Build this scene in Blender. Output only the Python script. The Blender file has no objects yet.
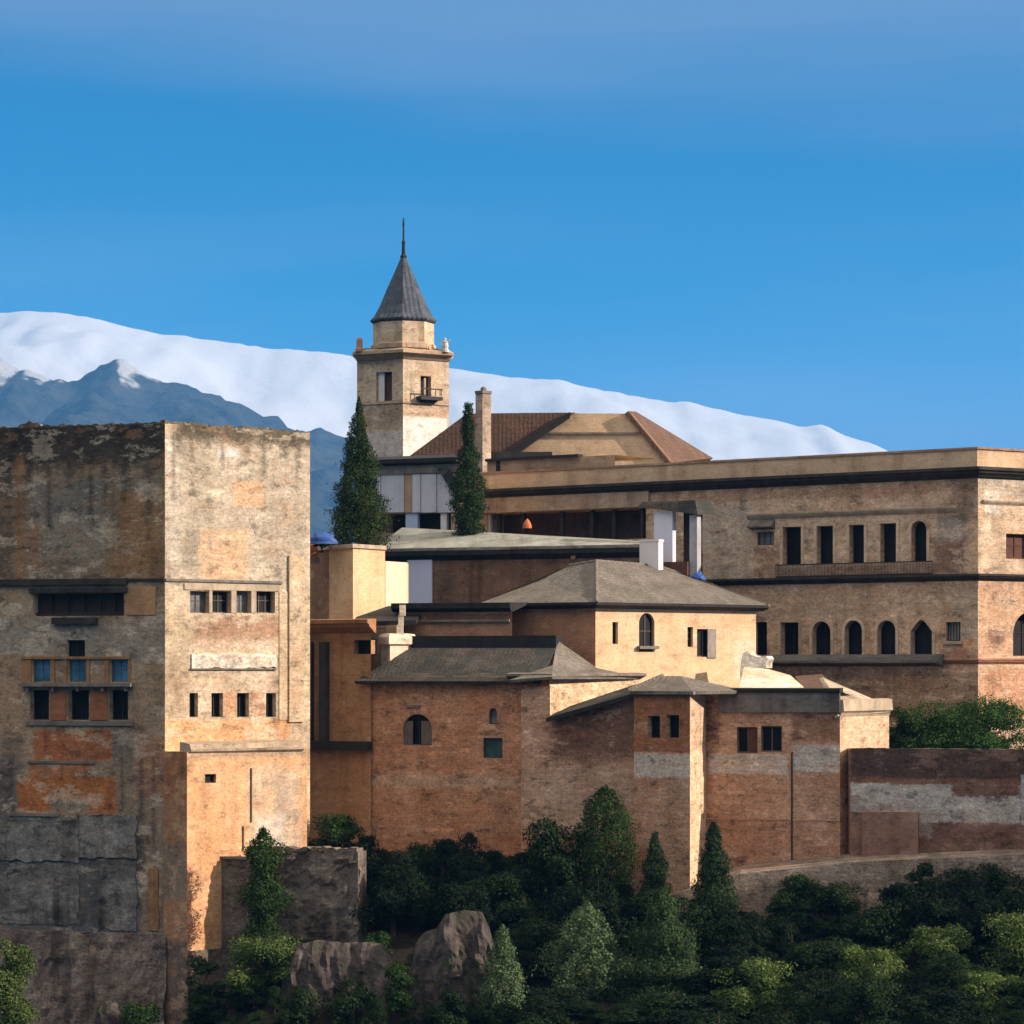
import bpy, math, random
import numpy as np
from mathutils import Vector, noise as mnoise

# ------------------------------------------------------------------ frame: camera, sky, sun, exposure
SC = bpy.context.scene
COL = SC.collection
F, HOR, CZ = 3000.0, 670.0, 40.0          # focal length in pixels, horizon row, camera height
random.seed(7)
RNG = np.random.default_rng(11)

cam_d = bpy.data.cameras.new('camera')
cam_d.sensor_width = 36.0
cam_d.lens = F / 1024 * 36.0
cam_d.shift_y = (HOR - 512) / 1024
cam_d.clip_start = 1.0
cam_d.clip_end = 30000.0
cam = bpy.data.objects.new('camera', cam_d)
COL.objects.link(cam)
cam.location = (0, 0, CZ)
cam.rotation_euler = (math.radians(90), 0, 0)
SC.camera = cam

SUN_EL = math.radians(24)
sd = Vector((0.98, -0.18, 0)).normalized() * math.cos(SUN_EL)
sd.z = math.sin(SUN_EL)
sun_d = bpy.data.lights.new('sun', 'SUN')
sun_d.energy = 4.0
sun_d.angle = math.radians(0.5)
sun_d.color = (1.0, 0.82, 0.68)
sun = bpy.data.objects.new('sun', sun_d)
COL.objects.link(sun)
sun.rotation_euler = sd.to_track_quat('Z', 'Y').to_euler()

W = bpy.data.worlds.new('World')
SC.world = W
W.use_nodes = True
nt = W.node_tree
for n in list(nt.nodes):
    nt.nodes.remove(n)
wo = nt.nodes.new('ShaderNodeOutputWorld')
bg = nt.nodes.new('ShaderNodeBackground')
bg.inputs['Strength'].default_value = 0.06
sky = nt.nodes.new('ShaderNodeTexSky')
sky.sky_type = 'NISHITA'
sky.sun_disc = False
sky.sun_elevation = SUN_EL
sky.sun_rotation = math.atan2(sd.x, sd.y)
sky.altitude = 800
sky.air_density = 1.0
sky.dust_density = 0.2
sky.ozone_density = 3.0
FILL_VEIL = (13.0, 11.0, 8.6)
tc = nt.nodes.new('ShaderNodeTexCoord')
L = nt.links.new


def wmix(fac, a, b, mode='MIX'):
    n = nt.nodes.new('ShaderNodeMix')
    n.data_type = 'RGBA'
    n.blend_type = mode
    for i, v in ((0, fac), (6, a), (7, b)):
        if isinstance(v, (int, float)):
            n.inputs[i].default_value = v
        elif isinstance(v, tuple):
            n.inputs[i].default_value = (*v, 1)
        else:
            L(v, n.inputs[i])
    return n.outputs[2]


def wrange(v, a, b, lo=0.0, hi=1.0):
    n = nt.nodes.new('ShaderNodeMapRange')
    n.interpolation_type = 'SMOOTHSTEP'
    L(v, n.inputs[0])
    for i, x in enumerate((a, b, lo, hi)):
        n.inputs[i + 1].default_value = x
    return n.outputs[0]


def wnoise(scale, detail, rough, rot, off=0.0):
    m = nt.nodes.new('ShaderNodeMapping')
    m.inputs['Scale'].default_value = scale
    m.inputs['Rotation'].default_value = (0, math.radians(rot), 0)
    m.inputs['Location'].default_value = (off, off, off)
    L(tc.outputs['Generated'], m.inputs['Vector'])
    n = nt.nodes.new('ShaderNodeTexNoise')
    n.inputs['Scale'].default_value = 1.0
    n.inputs['Detail'].default_value = detail
    n.inputs['Roughness'].default_value = rough
    L(m.outputs[0], n.inputs['Vector'])
    return n.outputs['Fac']


def wmul(a, b, op='MULTIPLY'):
    n = nt.nodes.new('ShaderNodeMath')
    n.operation = op
    n.use_clamp = op == 'ADD'
    for i, v in enumerate((a, b)):
        if isinstance(v, (int, float)):
            n.inputs[i].default_value = v
        else:
            L(v, n.inputs[i])
    return n.outputs[0]


wsep = nt.nodes.new('ShaderNodeSeparateXYZ')
L(tc.outputs['Generated'], wsep.inputs[0])
el = wsep.outputs[2]
blue = wmix(1.0, sky.outputs[0], (0.0, 0.53, 0.80), 'MULTIPLY')
# thin high veil: wisps low over the ridge, a broad band higher up, unseen bright cloud overhead added as fill light
w1 = wrange(wnoise((2.2, 2.2, 16.0), 5, .5, -3.0, 2.0), .36, .66)
c = wmix(wmul(wmul(w1, wrange(el, .17, .09)), .85), blue, (1.7, 3.3, 5.2))
w2 = wrange(wmul(wnoise((2.0, 2.0, 13.0), 6, .5, -4.0, 7.3), wrange(el, .12, .26, -.22, .42), 'ADD'), .40, .78)
c = wmix(wmul(wrange(el, .135, .055), wrange(wsep.outputs[0], -.14, .14, .2, .85)), c, (1.9, 3.1, 4.7))
c = wmix(wmul(w2, .85), c, (1.55, 2.6, 4.3))
w3 = wmul(wrange(el, .26, .62), wrange(wnoise((1.5, 1.5, 2.5), 6, .6, 0.0, 4.0), .25, .55, .45, 1.0))
c = wmix(w3, c, FILL_VEIL)
L(c, bg.inputs['Color'])
L(bg.outputs[0], wo.inputs['Surface'])

SC.view_settings.view_transform = 'Standard'
SC.view_settings.look = 'None'
SC.view_settings.gamma = 1.0
SC.view_settings.exposure = 1.0
SC.cycles.volume_bounces = 1
SC.cycles.max_bounces = 8


# ------------------------------------------------------------------ geometry helpers
def X(px, Y):
    return (px - 512) * Y / F


def Z(py, Y):
    return CZ + (HOR - py) * Y / F


def P2(px, Y):
    return Vector((X(px, Y), Y))


def P3(px, py, Y):
    return Vector((X(px, Y), Y, Z(py, Y)))


ORG = {}


def base_org(parent):
    return ORG[parent] if parent is not None else Vector((0, 0, 0))


class MB:
    """collects polygons in world coordinates and links them as one mesh object"""
    def __init__(self):
        self.f = []

    def poly(self, pts, mat=0, uv=None):
        self.f.append(([Vector(p) for p in pts], mat, uv))

    def box(self, x0, x1, y0, y1, z0, z1, mat=0):
        c = [Vector((x, y, z)) for z in (z0, z1) for x, y in ((x0, y0), (x1, y0), (x1, y1), (x0, y1))]
        self.hexa(c, mat)

    def hexa(self, c, mat=0):
        for i in ((3, 2, 1, 0), (4, 5, 6, 7), (0, 1, 5, 4), (1, 2, 6, 5), (2, 3, 7, 6), (3, 0, 4, 7)):
            self.poly([c[k] for k in i], mat)

    def slab(self, pts, t, mat=0):
        """a polygon (anticlockwise seen from outside) thickened inwards by t"""
        pts = [Vector(p) for p in pts]
        n = (pts[1] - pts[0]).cross(pts[-1] - pts[0]).normalized()
        lo = [p - n * t for p in pts]
        self.poly(pts, mat)
        self.poly(lo[::-1], mat)
        for i in range(len(pts)):
            j = (i + 1) % len(pts)
            self.poly([pts[i], lo[i], lo[j], pts[j]], mat)

    def tube(self, p, q, r0, r1=None, n=8, mat=0, cap=True):
        r1 = r0 if r1 is None else r1
        p, q = Vector(p), Vector(q)
        d = (q - p).normalized()
        a = d.orthogonal().normalized()
        b = d.cross(a)
        A = [p + (a * math.cos(t) + b * math.sin(t)) * r0 for t in [2 * math.pi * i / n for i in range(n)]]
        B = [q + (a * math.cos(t) + b * math.sin(t)) * r1 for t in [2 * math.pi * i / n for i in range(n)]]
        for i in range(n):
            j = (i + 1) % n
            self.poly([A[i], A[j], B[j], B[i]], mat)
        if cap:
            self.poly(A[::-1], mat)
            self.poly(B, mat)

    def lathe(self, c, prof, n=16, mat=0, ph=0.0):
        """prof: (radius, z) from bottom to top around the axis through c"""
        rings = [[Vector((c[0] + r * math.cos(ph + 2 * math.pi * i / n), c[1] + r * math.sin(ph + 2 * math.pi * i / n), z))
                  for i in range(n)] for r, z in prof]
        for A, B in zip(rings, rings[1:]):
            for i in range(n):
                j = (i + 1) % n
                self.poly([A[i], A[j], B[j], B[i]], mat)
        self.poly(rings[0][::-1], mat)
        self.poly(rings[-1], mat)

    def build(self, name, mats, parent=None, smooth=False):
        o0 = base_org(parent)
        if not isinstance(mats, (list, tuple)):
            mats = [mats]
        V, idx, faces, uvs, mi = [], {}, [], [], []
        for pts, mat, uv in self.f:
            if uv is None:
                n = Vector((0, 0, 0))
                for i in range(1, len(pts) - 1):
                    n += (pts[i] - pts[0]).cross(pts[i + 1] - pts[0])
                n = n.normalized() if n.length > 1e-12 else Vector((0, 0, 1))
                if abs(n.z) > 0.985:
                    uv = [(p.x, p.y) for p in pts]
                else:
                    t = Vector((-n.y, n.x, 0)).normalized()
                    b = n.cross(t)
                    uv = [(p.dot(t), p.dot(b)) for p in pts]
            face = []
            for p in pts:
                k = (round(p.x, 4), round(p.y, 4), round(p.z, 4))
                if k not in idx:
                    idx[k] = len(V)
                    V.append(p - o0)
                face.append(idx[k])
            g, gu = [], []
            for a, u in zip(face, uv):
                if a not in g:
                    g.append(a)
                    gu.append(u)
            if len(g) < 3:
                continue
            faces.append(g)
            uvs += gu
            mi.append(mat)
        me = bpy.data.meshes.new(name)
        me.from_pydata(V, [], faces)
        ul = me.uv_layers.new(name='UVMap')
        ul.data.foreach_set('uv', [c for u in uvs for c in u])
        for m in mats:
            me.materials.append(m)
        me.polygons.foreach_set('material_index', mi)
        if smooth:
            me.polygons.foreach_set('use_smooth', [True] * len(me.polygons))
        me.update()
        o = bpy.data.objects.new(name, me)
        COL.objects.link(o)
        if parent is not None:
            o.parent = parent
        ORG[o] = o0
        return o


def thing(name, label, cat, loc, group=None):
    o = bpy.data.objects.new(name, None)
    COL.objects.link(o)
    o.location = loc
    o.empty_display_size = 0.5
    o['label'] = label
    o['category'] = cat
    if group:
        o['group'] = group
    ORG[o] = Vector(loc)
    return o


def tag(o, label, cat, group=None):
    o['label'] = label
    o['category'] = cat
    if group:
        o['group'] = group
    return o


class Face:
    """a vertical wall plane from plan point A to B, left to right as seen from the camera"""
    def __init__(self, A, B, k=0):
        self.A, self.B, self.k = Vector(A), Vector(B), k
        self.d = (self.B - self.A)
        self.len = self.d.length
        self.d = self.d / self.len
        self.n = Vector((self.d.y, -self.d.x))

    def s(self, px):
        c = (px - 512) / F
        return (c * self.A.y - self.A.x) / (self.d.x - c * self.d.y)

    def Y(self, px):
        return self.A.y + self.d.y * self.s(px)

    def z(self, py, px):
        return Z(py, self.Y(px))

    def pt(self, s, z, off=0.0):
        p = self.A + self.d * s + self.n * off
        return Vector((p.x, p.y, z))

    def op(self, x0, x1, y0, y1, arch=None, **kw):
        m = (x0 + x1) / 2
        return dict(s0=self.s(x0), s1=self.s(x1), z1=self.z(y0, m), z0=self.z(y1, m), arch=arch, **kw)

    def rect(self, x0, x1, y0, y1):
        m = (x0 + x1) / 2
        return (100 * self.k + self.s(x0), 100 * self.k + self.s(x1), self.z(y1, m), self.z(y0, m))

    def uv(self, s, z):
        return (100 * self.k + s, z)


def fbox(mb, f, s0, s1, z0, z1, d0, d1, mat=0):
    c = [f.pt(s, z, d) for z in (z0, z1) for s, d in ((s0, d1), (s1, d1), (s1, d0), (s0, d0))]
    mb.hexa(c, mat)


def fbox_px(mb, f, x0, x1, y0, y1, d0, d1, mat=0):
    o = f.op(x0, x1, y0, y1)
    fbox(mb, f, o['s0'], o['s1'], o['z0'], o['z1'], d0, d1, mat)


def arch_pts(o, n=12):
    """points of the arch head from left springing to right springing as (s, z)"""
    w = (o['s1'] - o['s0']) / 2
    m = (o['s1'] + o['s0']) / 2
    h = min(w, (o['z1'] - o['z0']) * .6)
    zs = o['z1'] - h
    out = []
    for i in range(n + 1):
        t = math.pi * (1 - i / n)
        x = math.cos(t)
        y = math.sin(t) if o['arch'] == 'round' else (1 - abs(x) ** 1.35)
        out.append((m + w * x, zs + h * y))
    return out


def wall(mb, f, z0, z1, ops=(), depth=0.35, mat=0, rmat=None):
    rmat = mat if rmat is None else rmat
    S = sorted({0.0, f.len} | {o[k] for o in ops for k in ('s0', 's1')})
    T = sorted({z0, z1} | {o[k] for o in ops for k in ('z0', 'z1')})
    for a, b in zip(S, S[1:]):
        for c, d in zip(T, T[1:]):
            ms, mz = (a + b) / 2, (c + d) / 2
            if any(o['s0'] < ms < o['s1'] and o['z0'] < mz < o['z1'] for o in ops):
                continue
            mb.poly([f.pt(a, c), f.pt(b, c), f.pt(b, d), f.pt(a, d)], mat,
                    [f.uv(a, c), f.uv(b, c), f.uv(b, d), f.uv(a, d)])
    for o in ops:
        a, b, c, d = o['s0'], o['s1'], o['z0'], o['z1']
        dp = o.get('depth', depth)
        if o['arch']:
            ar = arch_pts(o)
            for (p, q), corner in [(pq, a) if i < len(ar) // 2 else (pq, b) for i, pq in enumerate(zip(ar, ar[1:]))]:
                mb.poly([f.pt(*p), f.pt(*q), f.pt(corner, d)] if corner == a else [f.pt(*p), f.pt(*q), f.pt(b, d)], mat,
                        [f.uv(*p), f.uv(*q), f.uv(corner, d)])
            mid = ar[len(ar) // 2]
            mb.poly([f.pt(*mid), f.pt(b, d), f.pt(a, d)], mat, [f.uv(*mid), f.uv(b, d), f.uv(a, d)])
            ring = [(a, c), (b, c)] + ar[::-1]
        else:
            ring = [(a, c), (b, c), (b, d), (a, d)]
        for p, q in zip(ring, ring[1:] + ring[:1]):
            mb.poly([f.pt(*p), f.pt(*p, -dp), f.pt(*q, -dp), f.pt(*q)], rmat)


def window(parent, f, o, frame, pane, depth=0.3, mull=1, rail=1, fw=0.07, name='window', label=None):
    """frame bars set in an opening, with a pane as its sub-part"""
    a, b, c, d = o['s0'], o['s1'], o['z0'], o['z1']
    dp = o.get('depth', depth)
    m = MB()
    y0, y1 = -dp, -dp + .06
    top = d - (0 if not o['arch'] else 0)
    fbox(m, f, a, a + fw, c, top, y0, y1)
    fbox(m, f, b - fw, b, c, top, y0, y1)
    fbox(m, f, a + fw, b - fw, c, c + fw, y0, y1)
    fbox(m, f, a + fw, b - fw, top - fw, top, y0, y1)
    for i in range(mull):
        x = a + (b - a) * (i + 1) / (mull + 1)
        fbox(m, f, x - fw * .35, x + fw * .35, c + fw, top - fw, y0, y1 - .015)
    for i in range(rail):
        z = c + (d - c) * (i + 1) / (rail + 1) + .1
        fbox(m, f, a + fw, b - fw, z - fw * .3, z + fw * .3, y0, y1 - .025)
    w = m.build(name, frame, parent)
    if label:
        w['label'] = label
    m = MB()
    fbox(m, f, a - .02, b + .02, c - .02, d + .02, -dp - .05, -dp - .012)
    m.build('pane', pane, w)
    return w


def ledge(mb, pts, prof, mat=0):
    """sweep a profile [(outward offset, z) ...] (top to bottom) along a plan polyline with mitred corners"""
    pts = [Vector(p) for p in pts]
    N = []
    for a, b in zip(pts, pts[1:]):
        d = (b - a).normalized()
        N.append(Vector((d.y, -d.x)))
    M = [N[0]] + [(a + b) / (1 + a.dot(b)) for a, b in zip(N, N[1:])] + [N[-1]]
    R = [[Vector((*(p + m * d), z)) for d, z in prof] for p, m in zip(pts, M)]
    for A, B in zip(R, R[1:]):
        for i in range(len(prof) - 1):
            mb.poly([A[i], A[i + 1], B[i + 1], B[i]], mat)
    mb.poly(R[0][::-1], mat)
    mb.poly(R[-1], mat)


def box_prof(z1, z0, out, inn=-0.05):
    return [(inn, z1), (out, z1), (out, z0), (inn, z0)]


def cornice_prof(z1, z0, out):
    h = z1 - z0
    return [(-.05, z1 + .06), (out, z1), (out, z1 - .28 * h), (out * .8, z1 - .34 * h), (out * .72, z1 - .55 * h),
            (out * .4, z1 - .75 * h), (out * .28, z0 + .12 * h), (.03, z0), (-.05, z0)]


def crest(mb, f, s0, s1, z, h, thick=.5, step=.35, seed=0, mat=0):
    """a worn, crumbling wall top"""
    n = max(2, int((s1 - s0) / step))
    hh = [h * (0.25 + .75 * abs(mnoise.noise(Vector((i * .37, seed, 0)))) + .5 * max(0, mnoise.noise(Vector((i * .11, seed + 5, 0))))) for i in range(n + 1)]
    for i in range(n):
        a, b = s0 + (s1 - s0) * i / n, s0 + (s1 - s0) * (i + 1) / n
        A = [f.pt(a, z - .02, .0), f.pt(b, z - .02, .0), f.pt(b, z - .02, -thick), f.pt(a, z - .02, -thick)]
        B = [f.pt(a, z + hh[i], -.03), f.pt(b, z + hh[i + 1], -.03), f.pt(b, z + hh[i + 1] * .8, -thick), f.pt(a, z + hh[i] * .8, -thick)]
        mb.poly([A[0], A[1], B[1], B[0]], mat)
        mb.poly(B, mat)
        mb.poly([A[2], A[3], B[3], B[2]], mat)
        if i == 0:
            mb.poly([A[3], A[0], B[0], B[3]], mat)
        if i == n - 1:
            mb.poly([A[1], A[2], B[2], B[1]], mat)


# ------------------------------------------------------------------ materials
def new_mat(name):
    m = bpy.data.materials.new(name)
    m.use_nodes = True
    t = m.node_tree
    return m, t, t.nodes['Principled BSDF'], t.nodes.new, t.links.new


def math_node(t, op, a, b=None, clamp=False):
    n = t.nodes.new('ShaderNodeMath')
    n.operation = op
    n.use_clamp = clamp
    for i, v in enumerate((a, b)):
        if v is None:
            continue
        if isinstance(v, (int, float)):
            n.inputs[i].default_value = v
        else:
            t.links.new(v, n.inputs[i])
    return n.outputs[0]


def mix_node(t, fac, a, b, mode='MIX'):
    n = t.nodes.new('ShaderNodeMix')
    n.data_type = 'RGBA'
    n.blend_type = mode
    for i, v in ((0, fac), (6, a), (7, b)):
        if isinstance(v, (int, float)):
            n.inputs[i].default_value = v
        elif isinstance(v, tuple):
            n.inputs[i].default_value = (*v[:3], 1)
        else:
            t.links.new(v, n.inputs[i])
    return n.outputs[2]


def ramp(t, fac, stops):
    n = t.nodes.new('ShaderNodeValToRGB')
    e = n.color_ramp.elements
    while len(e) < len(stops):
        e.new(0.5)
    for el, (p, c) in zip(e, stops):
        el.position = p
        el.color = (*c, 1) if isinstance(c, tuple) else (c, c, c, 1)
    t.links.new(fac, n.inputs[0])
    return n.outputs[0]


def noise_node(t, vec, scale, detail=5, rough=.6, sc=None, off=0.0):
    m = t.nodes.new('ShaderNodeMapping')
    m.inputs['Scale'].default_value = sc or (1, 1, 1)
    m.inputs['Location'].default_value = (off, off * .7, off * 1.3)
    t.links.new(vec, m.inputs['Vector'])
    n = t.nodes.new('ShaderNodeTexNoise')
    n.inputs['Scale'].default_value = scale
    n.inputs['Detail'].default_value = detail
    n.inputs['Roughness'].default_value = rough
    t.links.new(m.outputs[0], n.inputs['Vector'])
    return n.outputs['Fac']


MASK = bpy.data.node_groups.new('patch_mask', 'ShaderNodeTree')
for nm in ('u', 'v', 'uc', 'vc', 'hw', 'hh', 'edge', 'soft', 'noise'):
    MASK.interface.new_socket(nm, in_out='INPUT', socket_type='NodeSocketFloat')
MASK.interface.new_socket('mask', in_out='OUTPUT', socket_type='NodeSocketFloat')
_gi = MASK.nodes.new('NodeGroupInput')
_go = MASK.nodes.new('NodeGroupOutput')
_o = _gi.outputs
_a = math_node(MASK, 'SUBTRACT', math_node(MASK, 'ABSOLUTE', math_node(MASK, 'SUBTRACT', _o['u'], _o['uc'])), _o['hw'])
_b = math_node(MASK, 'SUBTRACT', math_node(MASK, 'ABSOLUTE', math_node(MASK, 'SUBTRACT', _o['v'], _o['vc'])), _o['hh'])
_d = math_node(MASK, 'MAXIMUM', _a, _b)
_d = math_node(MASK, 'ADD', _d, math_node(MASK, 'MULTIPLY', math_node(MASK, 'SUBTRACT', _o['noise'], .5), math_node(MASK, 'MULTIPLY', _o['edge'], 2.2)))
_d = math_node(MASK, 'DIVIDE', _d, _o['soft'])
_d = math_node(MASK, 'SUBTRACT', .5, _d, clamp=True)
MASK.links.new(_d, _go.inputs['mask'])


def masonry(name, c1, c2, c3, course=.25, streak=.3, mott=.6, patches=(), block=(.55, .24), bump=.35, rough=.92, seed=0.0,
            scale=.22):
    """old stone, brick or plaster laid out in metres along the wall (u) and up it (v).
    patches: (rect, colour, ragged, soft, amount) where rect = Face.rect(...) - worn plaster, whitewash, stains, wall tones, painted shadow"""
    m, t, bs, N, LK = new_mat(name)
    uv = N('ShaderNodeUVMap').outputs[0]
    sep = N('ShaderNodeSeparateXYZ')
    LK(uv, sep.inputs[0])
    u, v = sep.outputs[0], sep.outputs[1]
    n1 = noise_node(t, uv, scale, 6, .62, (1, 1.5, 1), seed)
    n2 = noise_node(t, uv, 2.4, 7, .72, (1, 1.6, 1), seed + 3)
    n3 = noise_node(t, uv, 1.0, 5, .6, (.35, 3.6, 1), seed + 9)
    col = ramp(t, n1, [(.33, c1), (.5, c2), (.67, c3)])
    edge_n = math_node(t, 'ADD', math_node(t, 'MULTIPLY', n2, .6), math_node(t, 'MULTIPLY', n1, .4))
    for rect, pc, ragged, soft, amt in patches:
        g = N('ShaderNodeGroup')
        g.node_tree = MASK
        LK(u, g.inputs['u'])
        LK(v, g.inputs['v'])
        LK(edge_n, g.inputs['noise'])
        for k, val in (('uc', (rect[0] + rect[1]) / 2), ('vc', (rect[2] + rect[3]) / 2), ('hw', abs(rect[1] - rect[0]) / 2),
                       ('hh', abs(rect[3] - rect[2]) / 2), ('edge', ragged), ('soft', soft)):
            g.inputs[k].default_value = val
        col = mix_node(t, math_node(t, 'MULTIPLY', g.outputs[0], amt), col, pc)
    # lost and renewed plaster: paler and redder areas with ragged edges
    nh = noise_node(t, uv, .42, 9, .72, (1, 1.9, 1), seed + 81)
    col = mix_node(t, math_node(t, 'MULTIPLY', ramp(t, nh, [(.54, 0.0), (.58, 1.0)]), .55 * mott), col, tuple(min(.8, v_ * k_) for v_, k_ in zip(c3, (1.18, 1.24, 1.32))))
    col = mix_node(t, math_node(t, 'MULTIPLY', ramp(t, nh, [(.40, 1.0), (.44, 0.0)]), .5 * mott), col, tuple(v_ * k_ for v_, k_ in zip(c1, (1.0, .78, .66))))
    # courses
    br = N('ShaderNodeTexBrick')
    br.inputs['Color1'].default_value = (1, 1, 1, 1)
    br.inputs['Color2'].default_value = (.55, .55, .55, 1)
    br.inputs['Mortar'].default_value = (.5, .5, .5, 1)
    br.inputs['Scale'].default_value = 1.0
    br.inputs['Mortar Size'].default_value = .018
    br.inputs['Brick Width'].default_value = block[0]
    br.inputs['Row Height'].default_value = block[1]
    LK(uv, br.inputs['Vector'])
    nm = noise_node(t, uv, .55, 4, .6, None, seed + 40)
    col = mix_node(t, math_node(t, 'MULTIPLY', ramp(t, nm, [(.35, .3), (.6, 1.0)]), course * .8), col, br.outputs['Color'], 'MULTIPLY')
    col = mix_node(t, course * .55, col, ramp(t, n3, [(.3, .45), (.62, 1.0)]), 'MULTIPLY')
    # worn patches with hard edges: soot and lost plaster dark, salts and newer plaster pale
    nb = noise_node(t, uv, .75, 9, .74, (1, 1.7, 1), seed + 51)
    col = mix_node(t, mott, col, ramp(t, nb, [(.34, .28), (.41, .56), (.44, .95), (.57, 1.0), (.60, 1.32), (.7, 1.5)]), 'MULTIPLY')
    nd = noise_node(t, uv, 1.9, 8, .78, (1, 1.3, 1), seed + 63)
    col = mix_node(t, mott * .8, col, ramp(t, nd, [(.33, .22), (.42, .85), (.55, 1.0), (.68, 1.3)]), 'MULTIPLY')
    # rain streaks
    n4 = noise_node(t, uv, 1.0, 4, .6, (.8, .08, 1), seed + 17)
    ns_ = noise_node(t, uv, .3, 3, .5, None, seed + 71)
    col = mix_node(t, math_node(t, 'MULTIPLY', ramp(t, ns_, [(.4, .15), (.6, 1.0)]), streak), col, ramp(t, n4, [(.38, .18), (.54, 1.0)]), 'MULTIPLY')
    # grain
    nf = noise_node(t, uv, 3.2, 6, .8, (.7, 1.9, 1), seed + 91)
    col = mix_node(t, mott * .7, col, ramp(t, nf, [(.34, .30), (.44, .9), (.56, 1.05), (.68, 1.4)]), 'MULTIPLY')
    n5 = noise_node(t, uv, 7.0, 4, .75, None, seed + 23)
    col = mix_node(t, min(1, mott * .8), col, ramp(t, n5, [(.32, .35), (.5, 1.0), (.66, 1.3)]), 'MULTIPLY')
    col = mix_node(t, 1.0, col, (1.16, 1.13, 1.09), 'MULTIPLY')
    LK(col, bs.inputs['Base Color'])
    bs.inputs['Roughness'].default_value = rough
    bs.inputs['Specular IOR Level'].default_value = .2
    bp = N('ShaderNodeBump')
    bp.inputs['Strength'].default_value = bump
    bp.inputs['Distance'].default_value = .12
    hsum = math_node(t, 'ADD', math_node(t, 'MULTIPLY', n2, 1.0), math_node(t, 'MULTIPLY', br.outputs['Fac'], -.25))
    hsum = math_node(t, 'ADD', hsum, math_node(t, 'MULTIPLY', nd, .8))
    LK(hsum, bp.inputs['Height'])
    LK(bp.outputs[0], bs.inputs['Normal'])
    return m


def tiles(name, c1, c2, moss=None, period=.34, moss_amt=.6, bump=.9, rowh=.42, seed=0.0, wave=1.0):
    """barrel tile roof: ridges run up the slope"""
    m, t, bs, N, LK = new_mat(name)
    uv = N('ShaderNodeUVMap').outputs[0]
    n1 = noise_node(t, uv, .7, 5, .65, None, seed)
    n2 = noise_node(t, uv, 5.0, 5, .7, None, seed + 4)
    col = ramp(t, n1, [(.35, c1), (.65, c2)])
    col = mix_node(t, .75, col, ramp(t, n2, [(.3, .3), (.6, 1.1)]), 'MULTIPLY')
    if moss:
        n3 = noise_node(t, uv, .5, 6, .7, (1, .5, 1), seed + 8)
        col = mix_node(t, math_node(t, 'MULTIPLY', ramp(t, n3, [(.42, 0.0), (.6, 1.0)]), moss_amt), col, moss)
    wv = N('ShaderNodeTexWave')
    wv.wave_type = 'BANDS'
    wv.bands_direction = 'X'
    wv.inputs['Scale'].default_value = 2 * math.pi / period / 20
    wv.inputs['Distortion'].default_value = .6
    wv.inputs['Detail'].default_value = 1
    LK(uv, wv.inputs['Vector'])
    rw = N('ShaderNodeTexWave')
    rw.wave_type = 'BANDS'
    rw.bands_direction = 'Y'
    rw.wave_profile = 'SAW'
    rw.inputs['Scale'].default_value = 2 * math.pi / rowh / 20
    rw.inputs['Distortion'].default_value = 1.2
    LK(uv, rw.inputs['Vector'])
    col = mix_node(t, .35, col, ramp(t, rw.outputs['Fac'], [(.0, .4), (.3, 1.0)]), 'MULTIPLY')
    LK(col, bs.inputs['Base Color'])
    bs.inputs['Roughness'].default_value = .9
    bs.inputs['Specular IOR Level'].default_value = .2
    bp = N('ShaderNodeBump')
    bp.inputs['Strength'].default_value = bump
    bp.inputs['Distance'].default_value = .1
    LK(math_node(t, 'ADD', math_node(t, 'MULTIPLY', wv.outputs['Fac'], wave), math_node(t, 'MULTIPLY', n2, 1.2)), bp.inputs['Height'])
    LK(bp.outputs[0], bs.inputs['Normal'])
    return m


def plain(name, c, rough=.8, var=.35, scale=1.5, metal=0.0, spec=.3, bump=.1):
    m, t, bs, N, LK = new_mat(name)
    co = N('ShaderNodeTexCoord').outputs['Object']
    n = noise_node(t, co, scale, 6, .65)
    n2 = noise_node(t, co, scale * .9, 4, .6, (2.2, 2.2, .2), 5)
    col = mix_node(t, var, c, ramp(t, n, [(.3, .35), (.6, 1.1)]), 'MULTIPLY')
    col = mix_node(t, var * .8, col, ramp(t, n2, [(.35, .35), (.6, 1.05)]), 'MULTIPLY')
    LK(col, bs.inputs['Base Color'])
    bs.inputs['Roughness'].default_value = rough
    bs.inputs['Metallic'].default_value = metal
    bs.inputs['Specular IOR Level'].default_value = spec
    bp = N('ShaderNodeBump')
    bp.inputs['Strength'].default_value = bump
    bp.inputs['Distance'].default_value = .05
    LK(n, bp.inputs['Height'])
    LK(bp.outputs[0], bs.inputs['Normal'])
    return m


def foliage(name, c1, c2, c3, trans=.18):
    m, t, bs, N, LK = new_mat(name)
    geo = N('ShaderNodeNewGeometry')
    co = N('ShaderNodeTexCoord').outputs['Object']
    n = noise_node(t, co, .9, 3, .6)
    f = math_node(t, 'ADD', math_node(t, 'MULTIPLY', geo.outputs['Random Per Island'], .45), math_node(t, 'MULTIPLY', n, .55))
    col = ramp(t, f, [(.25, c1), (.5, c2), (.75, c3)])
    LK(col, bs.inputs['Base Color'])
    bs.inputs['Roughness'].default_value = .75
    bs.inputs['Specular IOR Level'].default_value = .06
    tr = N('ShaderNodeBsdfTranslucent')
    LK(col, tr.inputs['Color'])
    mx = N('ShaderNodeMixShader')
    mx.inputs[0].default_value = trans
    LK(bs.outputs[0], mx.inputs[1])
    LK(tr.outputs[0], mx.inputs[2])
    LK(mx.outputs[0], t.nodes['Material Output'].inputs['Surface'])
    return m


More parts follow.
